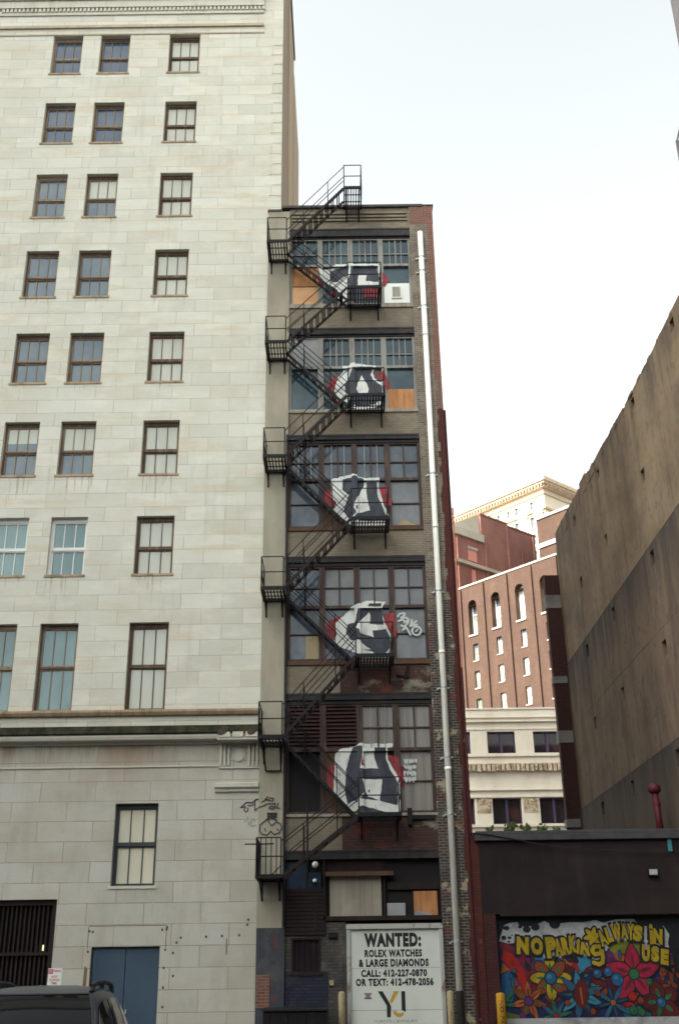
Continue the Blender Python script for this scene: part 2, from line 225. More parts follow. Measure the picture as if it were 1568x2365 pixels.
# ------------------------------------------------------------------ mesh helpers
class MB:
    def __init__(s): s.v = []; s.f = []; s.m = []
    def poly(s, pts, m=0):
        i = len(s.v); s.v += [tuple(p) for p in pts]; s.f.append(tuple(range(i, i + len(pts)))); s.m.append(m)
    def box(s, x0, x1, y0, y1, z0, z1, m=0):
        i = len(s.v)
        s.v += [(x0, y0, z0), (x1, y0, z0), (x1, y1, z0), (x0, y1, z0), (x0, y0, z1), (x1, y0, z1), (x1, y1, z1), (x0, y1, z1)]
        for q in ((0, 3, 2, 1), (4, 5, 6, 7), (0, 1, 5, 4), (1, 2, 6, 5), (2, 3, 7, 6), (3, 0, 4, 7)):
            s.f.append(tuple(i + k for k in q)); s.m.append(m)
    def tube(s, p, q, r, n=6, m=0, r2=None):
        p = Vector(p); q = Vector(q); d = (q - p).normalized(); r2 = r if r2 is None else r2
        a = d.cross(Vector((0, 0, 1)));
        if a.length < 1e-4: a = Vector((1, 0, 0))
        a.normalize(); b = d.cross(a); i = len(s.v)
        for (c, rr) in ((p, r), (q, r2)):
            for k in range(n):
                t = 2 * math.pi * k / n; s.v.append(tuple(c + a * (rr * math.cos(t)) + b * (rr * math.sin(t))))
        for k in range(n):
            s.f.append((i + k, i + (k + 1) % n, i + n + (k + 1) % n, i + n + k)); s.m.append(m)
        s.f.append(tuple(i + k for k in range(n))[::-1]); s.m.append(m)
        s.f.append(tuple(i + n + k for k in range(n))); s.m.append(m)
    def bar(s, p, q, w, h, m=0):                 # rectangular bar, w across (horizontal), h in the vertical plane
        p = Vector(p); q = Vector(q); d = (q - p).normalized(); a = d.cross(Vector((0, 0, 1)))
        if a.length < 1e-4: a = Vector((1, 0, 0))
        a.normalize(); b = a.cross(d); i = len(s.v)
        for c in (p, q):
            for (u, t) in ((-1, -1), (1, -1), (1, 1), (-1, 1)): s.v.append(tuple(c + a * (u * w / 2) + b * (t * h / 2)))
        for k in range(4): s.f.append((i + k, i + (k + 1) % 4, i + 4 + (k + 1) % 4, i + 4 + k)); s.m.append(m)
        s.f.append((i + 3, i + 2, i + 1, i)); s.f.append((i + 4, i + 5, i + 6, i + 7)); s.m += [m, m]
    def prism(s, pts, y0, y1, m=0):              # outline in (x, z) extruded in y
        n = len(pts); i = len(s.v)
        s.v += [(x, y0, z) for x, z in pts] + [(x, y1, z) for x, z in pts]
        s.f.append(tuple(i + k for k in range(n))); s.f.append(tuple(i + n + k for k in range(n))[::-1]); s.m += [m, m]
        for k in range(n): s.f.append((i + k, i + n + k, i + n + (k + 1) % n, i + (k + 1) % n)); s.m.append(m)
    def profile(s, pts, x0, x1, m=0):            # outline in (y, z) extruded in x
        n = len(pts); i = len(s.v)
        s.v += [(x0, y, z) for y, z in pts] + [(x1, y, z) for y, z in pts]
        s.f.append(tuple(i + k for k in range(n))); s.f.append(tuple(i + n + k for k in range(n))[::-1]); s.m += [m, m]
        for k in range(n): s.f.append((i + k, i + n + k, i + n + (k + 1) % n, i + (k + 1) % n)); s.m.append(m)
    def flat(s, pts, y, m=0): s.poly([(x, y, z) for x, z in pts], m)
    def lathe(s, c, prof, n=16, m=0):
        i = len(s.v)
        for r, z in prof:
            for k in range(n):
                t = 2 * math.pi * k / n; s.v.append((c[0] + r * math.cos(t), c[1] + r * math.sin(t), c[2] + z))
        for j in range(len(prof) - 1):
            for k in range(n):
                s.f.append((i + j * n + k, i + j * n + (k + 1) % n, i + (j + 1) * n + (k + 1) % n, i + (j + 1) * n + k)); s.m.append(m)
        s.f.append(tuple(i + k for k in range(n))[::-1]); s.f.append(tuple(i + (len(prof) - 1) * n + k for k in range(n))); s.m += [m, m]
    def holes(s, u0, u1, z0, z1, H, front, depth, m=0, axis='y'):   # wall sheet with rectangular openings and their reveals
        P = (lambda u, d, z: (u, d, z)) if axis == 'y' else (lambda u, d, z: (d, u, z))
        us = sorted({u0, u1, *[h[0] for h in H], *[h[1] for h in H]}); zs = sorted({z0, z1, *[h[2] for h in H], *[h[3] for h in H]})
        us = [u for u in us if u0 <= u <= u1]; zs = [z for z in zs if z0 <= z <= z1]
        for a, b in zip(us, us[1:]):
            run = None
            for c, d in zip(zs, zs[1:]):
                mu, mz = (a + b) / 2, (c + d) / 2
                if any(h[0] < mu < h[1] and h[2] < mz < h[3] for h in H): continue
                s.poly([P(a, front, c), P(b, front, c), P(b, front, d), P(a, front, d)], m)
        for (a, b, c, d, *dd) in H:
            e = front + (dd[0] if dd else depth)
            s.poly([P(a, front, c), P(a, e, c), P(a, e, d), P(a, front, d)], m); s.poly([P(b, e, c), P(b, front, c), P(b, front, d), P(b, e, d)], m)
            s.poly([P(a, front, c), P(b, front, c), P(b, e, c), P(a, e, c)], m); s.poly([P(a, e, d), P(b, e, d), P(b, front, d), P(a, front, d)], m)
    def mesh(s, name, mats, off=(0, 0, 0), smooth=False, tri=False, bevel=0, weld=False):
        me = bpy.data.meshes.new(name)
        me.from_pydata([(x - off[0], y - off[1], z - off[2]) for x, y, z in s.v], [], s.f)
        for mt in (mats if isinstance(mats, (list, tuple)) else [mats]): me.materials.append(mt)
        for p, k in zip(me.polygons, s.m): p.material_index = k; p.use_smooth = smooth
        bm = bmesh.new(); bm.from_mesh(me)
        if tri: bmesh.ops.triangulate(bm, faces=[f for f in bm.faces if len(f.verts) > 4])
        if weld: bmesh.ops.remove_doubles(bm, verts=bm.verts, dist=1e-4)
        bmesh.ops.recalc_face_normals(bm, faces=bm.faces)
        if bevel: bmesh.ops.bevel(bm, geom=list(bm.edges), offset=bevel, segments=1, affect='EDGES')
        bm.to_mesh(me); bm.free(); me.update()
        return me

class Thing:
    def __init__(s, name, label, cat, loc=(0, 0, 0), rz=0.0, local=False, group=None):
        o = bpy.data.objects.new(name, None); COL.objects.link(o); o.empty_display_size = .3
        o.location = loc; o.rotation_euler = (0, 0, rz); o['label'] = label; o['category'] = cat
        if group: o['group'] = group
        s.o = o; s.off = (0, 0, 0) if local else tuple(loc)
    def part(s, name, mb, mats, parent=None, label=None, **kw):
        o = bpy.data.objects.new(name, mb.mesh(name, mats, s.off, **kw)); COL.objects.link(o); o.parent = parent or s.o
        if label: o['label'] = label
        return o
def single(name, mb, mats, label, cat, loc=(0, 0, 0), group=None, kind=None, **kw):
    o = bpy.data.objects.new(name, mb.mesh(name, mats, loc, **kw)); COL.objects.link(o); o.location = loc
    if kind: o['kind'] = kind
    if label: o['label'] = label; o['category'] = cat
    if group: o['group'] = group
    return o

def text_to(mb, s, box, y, m=0, offset=.0, rot=0.0, shear=0.0, plane=None, space=1.0):
    """lettering fitted to box (x0, z0, x1, z1) on the plane Y = y"""
    cu = bpy.data.curves.new('lettering', 'FONT'); cu.body = s; cu.offset = offset; cu.resolution_u = 3; cu.space_character = space
    ob = bpy.data.objects.new('lettering', cu); COL.objects.link(ob)
    dg = bpy.context.evaluated_depsgraph_get(); ev = ob.evaluated_get(dg); me = ev.to_mesh()
    vs = [(v.co.x, v.co.y) for v in me.vertices]; fs = [tuple(p.vertices) for p in me.polygons]
    ev.to_mesh_clear(); bpy.data.objects.remove(ob); bpy.data.curves.remove(cu)
    if not vs: return
    ax, bx = min(v[0] for v in vs), max(v[0] for v in vs); az, bz = min(v[1] for v in vs), max(v[1] for v in vs)
    x0, z0, x1, z1 = box; cx, cz = (x0 + x1) / 2, (z0 + z1) / 2; i = len(mb.v)
    for a, b in vs:
        x = (a - ax) / max(bx - ax, 1e-6) * (x1 - x0) + x0; z = (b - az) / max(bz - az, 1e-6) * (z1 - z0) + z0
        x += shear * (z - cz); dx, dz = x - cx, z - cz
        p = (cx + dx * math.cos(rot) - dz * math.sin(rot), y, cz + dx * math.sin(rot) + dz * math.cos(rot))
        mb.v.append(plane(p) if plane else p)
    for f in fs: mb.f.append(tuple(i + k for k in f)); mb.m.append(m)
def zbox(Z, a, b, Y=0.0):
    x0, z1 = Z(a, Y); x1, z0 = Z(b, Y); return (x0, z0, x1, z1)
def stroke(mb, pts, w, y, m=0, closed=False):        # a brush line in the (x, z) plane
    ps = list(pts) + ([pts[0]] if closed else [])
    for (a, b) in zip(ps, ps[1:]):
        d = Vector((b[0] - a[0], b[1] - a[1]));
        if d.length < 1e-5: continue
        d.normalize(); n = Vector((-d.y, d.x)) * (w / 2); e = d * (w * .3)
        mb.flat([(a[0] - e.x + n.x, a[1] - e.y + n.y), (a[0] - e.x - n.x, a[1] - e.y - n.y), (b[0] + e.x - n.x, b[1] + e.y - n.y), (b[0] + e.x + n.x, b[1] + e.y + n.y)], y, m)
        y -= .0004
def rough(pts, amp=.012, seg=.09, seed=0):     # brushy edge
    r = random.Random(seed); out = []
    for (a, b) in zip(pts, list(pts[1:]) + [pts[0]]):
        l = math.hypot(b[0] - a[0], b[1] - a[1]); n = max(1, int(l / seg))
        for k in range(n):
            t = k / n; j = amp if k else 0; out.append((a[0] + (b[0] - a[0]) * t + r.uniform(-j, j), a[1] + (b[1] - a[1]) * t + r.uniform(-j, j)))
    return out
def ell(cx, cz, rx, rz, rot=0.0, n=18, tip=0.0):
    out = []
    for k in range(n):
        t = 2 * math.pi * k / n; a, b = rx * math.cos(t), rz * math.sin(t)
        if tip and a > 0: b *= (1 - tip * a / rx)
        out.append((cx + a * math.cos(rot) - b * math.sin(rot), cz + a * math.sin(rot) + b * math.cos(rot)))
    return out
# ------------------------------------------------------------------ the setting
g = MB(); g.box(-2500, 2500, -2500, 2500, -1, 0); single('ground', g, M_PAVE, None, None, kind='structure')
g = MB(); g.poly([(-60, -36, .006), (60, -36, .006), (60, -1.8, .006), (-60, -1.8, .006)]); single('parking_lot', g, M_ASPH, None, None, kind='structure')
g = MB(); g.poly([(-300, -41.5, .006), (300, -41.5, .006), (300, -36.2, .006), (-300, -36.2, .006)]); single('road', g, M_ASPH, None, None, kind='structure')
for k in range(9):
    g = MB(); x = -14 + k * 2.7; g.poly([(x, -20, .010), (x + .1, -20, .010), (x + .1, -14.6, .010), (x, -14.6, .010)])
    single('parking_line', g, M_LOTLINE, None, None, kind='structure')

# ------------------------------------------------------------------ the limestone office building
WB = Thing('limestone_building', 'tall pale limestone office building with rows of sash windows and a blue door', 'building', (-12, 0, 0))
COLX = [(-10.52, -9.41), (-8.74, -7.63), (-6.15, -5.00)]
ROWT = [34.58, 31.27, 27.97, 24.66, 21.35, 18.05, 14.75]
ops = []                                       # (x0, x1, z0, z1, style, row, col)
for r, zt in enumerate(ROWT):
    for c, (a, b) in enumerate(COLX): ops.append((a, b, zt - 1.88, zt, r, c))
for c, (a, b) in enumerate(COLX): ops.append((a, b, 8.80, 11.37, 7, c))
LOWW = (-6.19, -5.02, 4.08, 6.22); GATE = (-9.30, -7.55, 0.0, 3.78); DOOR = (-6.56, -4.79, 0.0, 2.60)
ops.append((*LOWW, 8, 2))
H = [o[:4] for o in ops]
XL, XR = -34.0, -1.88
mb = MB(); mb.holes(XL, XR, 7.86, 44, [h for h in H if h[2] > 7.9], 0.0, .34); WB.part('upper_wall', mb, M_STONE)
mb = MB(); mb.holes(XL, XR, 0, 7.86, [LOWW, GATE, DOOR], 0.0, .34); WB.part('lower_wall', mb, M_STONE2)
mb = MB(); mb.poly([(XR, 0, 0), (XR, 4.0, 0), (XR, 4.0, 44), (XR, 0, 44)]); mb.box(XL, XR, .6, 4.0, 43.9, 44.0)
WB.part('side_wall', mb, M_SIDE)
mb = MB(); mb.box(-11, -1.86, 4.0, 8.09, 0, 41.75); mb.box(-11, -1.84, 8.09, 13.2, 0, 40.7); WB.part('rear_wing', mb, M_SIDE2)
mb = MB(); mb.box(-11, -1.80, 4.02, 8.15, 41.75, 42.0); mb.box(-11, -1.86, 8.16, 13.3, 40.7, 40.95); WB.part('rear_coping', mb, M_CAP)
# interior back sheet so that the openings never show daylight
mb = MB(); mb.box(XL, XR - .02, .42, .5, 0, 43.8); WB.part('inner_wall', mb, M_DARKIN)

def sash_window(o):
    x0, x1, z0, z1, r, c = o; wd = x1 - x0; zm = z0 + (z1 - z0) * (.47 if r < 7 else .5)
    new = (r == 6 and c < 2); rnd = random.Random(r * 10 + c)
    fm = M_WWHITE if new else (M_WDARK if r == 8 else (M_WFRAME if rnd.random() < .75 or c == 2 else M_WTAN))
    bm_ = M_WWHITE if new else (M_WDARK if r == 8 else (M_WFRAME if c == 2 else M_WTAN))
    f = MB(); t = .055; yf = .17
    f.box(x0, x0 + t, yf, .33, z0, z1); f.box(x1 - t, x1, yf, .33, z0, z1); f.box(x0 + t, x1 - t, yf, .33, z1 - .11, z1); f.box(x0 + t, x1 - t, yf + .01, .33, z0, z0 + .045)
    f.box(x0 + t, x1 - t, .20, .27, zm - .025, zm + .03)
    win = WB.part('window', f, fm)
    b = MB(); xa, xb = x0 + t, x1 - t; za, zb = z0 + .045, z1 - .11
    for (lo, hi, y) in ((za, zm - .025, .265), (zm + .03, zb, .225)):
        b.box(xa, xa + .038, y - .03, y + .02, lo, hi); b.box(xb - .038, xb, y - .03, y + .02, lo, hi)
        b.box(xa + .038, xb - .038, y - .029, y + .02, hi - .035, hi); b.box(xa + .038, xb - .038, y - .029, y + .02, lo, lo + .04)
        for k in (1, 2):
            xx = xa + (xb - xa) * k / 3; b.box(xx - .013, xx + .013, y - .022, y + .02, lo + .04, hi - .035)
    WB.part('sash_bars', b, bm_, parent=win)
    # glass of the two sashes
    if c == 2: mats = (G_BEIGE, G_BEIGE) if r == 8 else (G_PALE, G_PALE)
    elif r in (0, 1): mats = (G_NAVY, G_NAVY)
    elif r == 2: mats = (G_BLUE, G_BLUE) if c == 0 else (G_PALE, G_BLUE)
    elif r in (3, 4): mats = (G_BLUE, G_BLUE)
    elif r == 5: mats = (G_PALE, G_BLUE)
    else: mats = (G_TEAL, G_TEAL)
    p = MB(); tl = rnd.uniform(-.014, .014); tr = rnd.uniform(-.008, .008)
    if r == 5 and c == 0:
        zs = zm + (zb - zm) * .38
        p.poly([(xa, .235, zs), (xb, .235, zs), (xb, .235, zb), (xa, .235, zb)], 0); p.poly([(xa, .235, zm), (xb, .235, zm), (xb, .235, zs), (xa, .235, zs)], 1)
    else:
        p.poly([(xa, .235 + tr, zm), (xb, .235 - tr, zm), (xb, .235 - tr + tl, zb), (xa, .235 + tr + tl, zb)], 0)
    p.poly([(xa, .275 - tr, za), (xb, .275 + tr, za), (xb, .275 + tr - tl, zm), (xa, .275 - tr - tl, zm)], 1)
    WB.part('glass', p, mats, parent=win)
    if r != 7:
        s = MB(); s.box(x0 - .05, x1 + .05, -.028, .16, z0 - .065, z0 + .008); WB.part('sill', s, M_BROWNSTAIN if r != 8 else M_TRIM, parent=win)
for o in ops: sash_window(o)

# mouldings: crown bands, belt courses, cornice
mb = MB(); XB = -2.62
mb.box(XL, XB, -.10, .0, 35.96, 36.30); mb.box(XL, XB, -.16, -.0, 36.32, 36.62); mb.box(XL, XB, -.05, 0, 35.62, 35.76)
x = -12.6
while x < XB - .05:
    mb.box(x, x + .09, -.085, 0, 35.77, 35.93); x += .155
WB.part('dentil_course', mb, M_TRIM)
mb = MB(); mb.box(XL, XB, -.07, 0, 34.94, 35.06); mb.box(XL, XB + .03, -.028, 0, 34.60, 34.66); WB.part('string_course', mb, M_TANST)
mb = MB(); mb.box(XL, -1.5, -.55, 4.2, 44.0, 44.5); mb.box(XL, -1.7, -.25, 4.1, 43.5, 43.995); WB.part('crown_cornice', mb, M_TRIM)
mb = MB(); mb.profile([(0, 8.60), (-.10, 8.62), (-.15, 8.70), (-.15, 8.76), (-.04, 8.795), (0, 8.795)], XL, -2.31); WB.part('sill_band', mb, M_BROWNSTAIN)
mb = MB(); mb.profile([(0, 8.02), (-.38, 8.02), (-.42, 8.05), (-.42, 8.245), (-.10, 8.30), (0, 8.30)], XL, -2.31); WB.part('cornice_top', mb, M_MOSS)
mb = MB(); mb.profile([(0, 7.80), (-.10, 7.80), (-.12, 7.87), (-.33, 7.885), (-.36, 7.96), (-.35, 8.015), (0, 8.015)], XL, -2.31); WB.part('cornice', mb, M_TRIM)
mb = MB(); mb.box(XL, -3.42, -.035, 0, 7.18, 7.225); mb.box(-3.42, -2.31, -.05, 0, 7.12, 7.16); WB.part('belt_course', mb, M_TRIM)
# corner capital below the cornice
mb = MB()
for xx in (-3.40, -3.29, -3.18): mb.box(xx, xx + .06, -.07, 0, 7.2, 7.79)
for xx in (-2.62, -2.51, -2.40): mb.box(xx, xx + .06, -.07, 0, 7.2, 7.79)
mb.box(-3.43, -3.08, -.05, 0, 7.17, 7.2); mb.box(-2.66, -2.31, -.05, 0, 7.17, 7.2)
mb.poly([(a, -.012, b) for a, b in ell(-2.86, 7.47, .17, .2)]); mb.prism(ell(-2.86, 7.47, .13, .16), -.05, -.013)
mb.box(-3.44, -2.31, -.44, -.02, 7.83, 7.895); mb.box(-3.40, -3.08, -.47, -.43, 7.9, 8.04); mb.box(-3.02, -2.72, -.47, -.43, 7.9, 8.04); mb.box(-2.66, -2.33, -.47, -.43, 7.9, 8.04)
WB.part('capital', mb, M_TRIM)
mb = MB()
for xc in (-3.28, -2.47): mb.prism(ell(xc, 8.08, .17, .11, .7), -.475, -.40)
WB.part('carved_leaf', mb, M_DKLEAF)
mb = MB(); mb.profile([(0, 6.47), (-.07, 6.49), (-.08, 6.55), (-.15, 6.60), (-.15, 6.70), (0, 6.74)], -3.50, -2.31); WB.part('capital_moulding', mb, M_TRIM)
# raised joints of the corner quoins near the top
mb = MB()
for k in range(16):
    z = 34.4 - k * .471 * 1.0; mb.box(-2.32 if k % 2 else -2.22, -1.885, -.012, 0, z - .44, z - .02)
WB.part('quoin', mb, M_STONE)
# rain streaks under the sills
for (a, b, c, d, r, cc) in ops:
    if r == 7 or r < 2: continue
    rs = random.Random(r * 7 + cc); mb = MB(); n = 3 if r < 5 else 6
    for k in range(n):
        xx = rs.uniform(a - .02, b + .02); l = rs.uniform(.15, .45 if r < 5 else .95); wv = rs.uniform(.012, .035); zt = c - .066
        mb.poly([(xx - wv, -.0015 - k * .0002, zt), (xx + wv, -.0015 - k * .0002, zt), (xx + wv * .6, -.0015 - k * .0002, zt - l * .6), (xx, -.0015 - k * .0002, zt - l), (xx - wv * .5, -.0015 - k * .0002, zt - l * .5)])
    WB.part('rain_streak', mb, M_STREAK)
# louvred gate bottom left
x0, x1, z0, z1 = GATE
mb = MB(); mb.box(x0, x0 + .12, .1, .3, z0, z1); mb.box(x1 - .12, x1, .1, .3, z0, z1); mb.box(x0 + .12, x1 - .12, .1, .3, z1 - .14, z1); mb.box(x0 + .12, x1 - .12, .11, .3, 2.42, 2.50)
for k in range(13):
    xx = x0 + .17 + k * .118; mb.box(xx, xx + .05, .16, .26, .02, 2.42); mb.box(xx, xx + .05, .16, .26, 2.50, z1 - .14)
gt = WB.part('barred_gate', mb, M_DARKBR)
mb = MB(); mb.poly([(x0, .31, 0), (x1, .31, 0), (x1, .31, z1), (x0, .31, z1)]); WB.part('gate_backing', mb, M_DARKIN, parent=gt)
mb = MB(); a = onY(92, 2184, .3); b = onY(106, 2197, .3); mb.box(a[0], b[0], .285, .30, b[1], a[1]); WB.part('lit_pane', mb, M_LITPANE, parent=gt)
# blue double door
x0, x1, z0, z1 = DOOR; xm = (x0 + x1) / 2
for (a, b) in ((x0 + .03, xm - .006), (xm + .006, x1 - .03)):
    mb = MB(); mb.box(a, b, .10, .16, .02, z1 - .03); lf = WB.part('door_leaf', mb, M_DOORBL, bevel=.008)
    h = MB(); sx = b - .10 if a < xm - .5 else a + .06; h.box(sx, sx + .04, .06, .10, 1.02, 1.12); WB.part('door_handle', h, M_GALV, parent=lf)
mb = MB(); mb.box(x0, x0 + .03, .06, .2, 0, z1); mb.box(x1 - .03, x1, .06, .2, 0, z1); mb.box(x0 + .03, x1 - .03, .06, .2, z1 - .03, z1); WB.part('door_frame', mb, M_WDARK)
# old bolt holes and a patched panel line over the door
for p in ((478, 1313), (460, 1310), (835, 1302), (857, 1300), (930, 1343), (908, 1368), (890, 1422), (850, 1405), (842, 1498), (890, 1540), (1060, 1338), (1142, 1334), (1230, 1330), (1277, 1250), (1272, 1276), (452, 1415), (835, 1700), (860, 1290), (838, 1600)):
    x, z = Z4(p); mb = MB(); mb.prism(ell(x, z, .028, .035, n=8), -.006, .004); WB.part('bolt_stub', mb, M_CAP)
mb = MB(); x, z = Z4((1165, 1385)); mb.box(x - .012, x + .012, -.01, .004, z - .2, z + .18); a = Z4((458, 1283)); b = Z4((857, 1283))
mb.box(a[0], b[0], -.004, .003, a[1] - .012, a[1] + .006); mb.box(a[0] - .01, a[0] + .008, -.004, .003, a[1] - .55, a[1] - .02); mb.box(b[0] - .008, b[0] + .01, -.004, .003, a[1] - .55, a[1] - .02)
WB.part('panel_joint', mb, M_RUSTW)
mb = MB(); a = Z4((430, 1500)); mb.flat([(a[0] - .03, .75), (a[0] + .09, .7), (a[0] + .10, a[1]), (a[0] + .02, a[1] + .05)], -.004); WB.part('rust_stain', mb, M_RUSTW)
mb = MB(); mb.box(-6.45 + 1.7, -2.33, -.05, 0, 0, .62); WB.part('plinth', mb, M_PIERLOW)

# ------------------------------------------------------------------ the narrow loft building
NB = Thing('loft_building', 'narrow six storey brick loft with painted letters across its factory windows', 'building', (.5, 0, 0))
FX0, FX1 = -1.57, 2.53
BANDS = [  # z of lintel top, lintel bottom, glass top, transom, glass bottom, sill bottom
    (25.39, 25.08, 25.02, 23.92, 22.33, 22.17), (21.38, 21.14, 21.06, 19.92, 18.33, 18.22), (17.43, 17.26, 17.16, 15.90, 14.29, 14.17),
    (13.34, 13.15, 13.04, 11.77, 10.14, 10.01), (9.19, 8.99, 8.88, 7.60, 5.87, 5.79), (4.92, 4.69, 4.62, 4.0, 3.19, 3.12)]
zcuts = [26.28] + [z for b in BANDS for z in (b[0], b[5])] + [0]
for i, (zt, zb_) in enumerate(zip(zcuts[0::2], zcuts[1::2])):
    red = 1 if i in (4, 5) else 0
    if i == 6: continue
    mb = MB()
    if red: mb.box(FX0, -.05, 0, .3, zb_, zt, 0); mb.box(-.05, FX1, 0, .3, zb_, zt, 1)
    else: mb.box(FX0, FX1, 0, .3, zb_, zt, 0)
    NB.part('spandrel', mb, [M_SPAN, M_SPANRED])
mb = MB()
for p in (470, 497, 522):
    z = Z5((700, p))[1]; mb.box(-1.5, 2.45, -.05, .0, z - .05, z + .02)
NB.part('corbel_band', mb, M_SPAN)
mb = MB(); mb.box(-2.30, FX0, -.09, .45, 3.0, 26.12); NB.part('corner_pier', mb, M_PIERC)
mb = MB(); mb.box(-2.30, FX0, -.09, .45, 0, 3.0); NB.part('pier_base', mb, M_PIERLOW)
mb = MB(); a = Z9((112, 845)); b = Z9((186, 1035)); mb.box(a[0], b[0], -.10, -.088, b[1], a[1]); NB.part('brick_patch', mb, M_REDHI)
mb = MB(); mb.box(FX1, 3.02, -.06, .4, 11.6, 26.30); NB.part('right_pier', mb, M_PEEL_HI)
mb = MB(); mb.box(FX1, 3.02, -.06, .4, 0, 11.6); NB.part('right_pier_base', mb, M_PEEL_LO)
# ragged joint between grey paint and exposed red brick
rg = random.Random(3); mb = MB(); z = 0.0; mats_r = [M_RED, M_REDHI, M_PEEL_LO, M_PEEL_HI]
while z < 26.28:
    h = min(.075 * rg.randint(1, 5), 26.28 - z); off = rg.choice((0, 0, .02, .05, .09)); hi = z > 17
    xr_ = (3.10 if z > 12 else 3.19) + off * .8
    mb.box(3.02 - .0, xr_, -.058, .4, z, z + h, 3 if z > 11.6 else 2)
    mb.box(xr_, 3.33, -.058, .4, z, z + h, 0 if z < 18.3 else 1); z += h
NB.part('red_edge_brick', mb, mats_r)
mb = MB(); mb.box(FX1 + .02, 3.34, -.064, .3, 25.55, 26.31); NB.part('red_corner', mb, M_REDHI)
mb = MB(); mb.box(3.33, 3.41, .04, .5, 9.9, 18.3); mb.box(3.33, 3.46, .03, .5, 5.3, 9.9); mb.box(3.33, 3.588, .03, .5, 0, 5.3); NB.part('party_wall_stub', mb, M_RED)
mb = MB(); mb.box(-1.57, 3.30, .45, 15, 0, 26.2); NB.part('rear_block', mb, M_SIDE)
mb = MB(); mb.box(-1.85, 3.0, -.09, .5, 26.285, 26.38); mb.box(-2.33, -1.86, -.12, .5, 26.12, 26.2); mb.box(3.0, 3.38, -.08, .5, 26.315, 26.36); NB.part('parapet_coping', mb, M_CAP)
# ground storey wall around the doorways and the sign
mb = MB(); SL = (0.02, 2.50)
a = Z9((315, 630)); b = Z9((485, 830)); SW = (a[0], b[0], b[1], a[1])
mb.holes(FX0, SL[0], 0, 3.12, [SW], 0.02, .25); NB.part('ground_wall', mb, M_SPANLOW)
mb = MB(); a = Z9((255, 830)); b = Z9((525, 1060)); mb.box(FX0 + .01, b[0], -.02, .02, 0.0, a[1]); NB.part('blue_painted_dado', mb, M_BLUEWALL)
mb = MB(); mb.box(SW[0], SW[1], .1, .2, SW[2], SW[3]);
wn_ = NB.part('barred_window', mb, G_BLACK)
mb = MB()
mb.box(SW[0], SW[0] + .05, .0, .1, SW[2], SW[3]); mb.box(SW[1] - .05, SW[1], .0, .1, SW[2], SW[3]); mb.box(SW[0] + .05, SW[1] - .05, 0, .1, SW[3] - .05, SW[3]); mb.box(SW[0] - .04, SW[1] + .04, -.05, .1, SW[2] - .07, SW[2])
for k in range(1, 5):
    xx = SW[0] + (SW[1] - SW[0]) * k / 5; mb.box(xx - .012, xx + .012, .03, .06, SW[2], SW[3] - .05)
NB.part('window_bars', mb, M_DARKBR, parent=wn_)
mb = MB(); a = Z9((270, 345)); b = Z9((515, 612)); mb.box(a[0], a[0] + .05, -.05, .02, b[1], a[1]); mb.box(b[0] - .3, b[0] - .25, -.05, .02, b[1], a[1])
for k in range(12):
    z = b[1] + (a[1] - b[1]) * k / 12; mb.box(a[0] + .05, b[0], -.03, .018, z, z + (a[1] - b[1]) / 12 - .012)
NB.part('louvred_shutter', mb, M_DARKBR)
mb = MB(); a = Z9((535, 875)); b = Z9((560, 905)); mb.box(a[0], b[0], -.05, .02, b[1], a[1]); NB.part('meter_box', mb, M_POST)
mb = MB(); a = Z9((528, 600)); b = Z9((582, 628)); mb.box(a[0], b[0], -.08, .02, b[1], a[1]); NB.part('vent_cowl', mb, M_IRON)

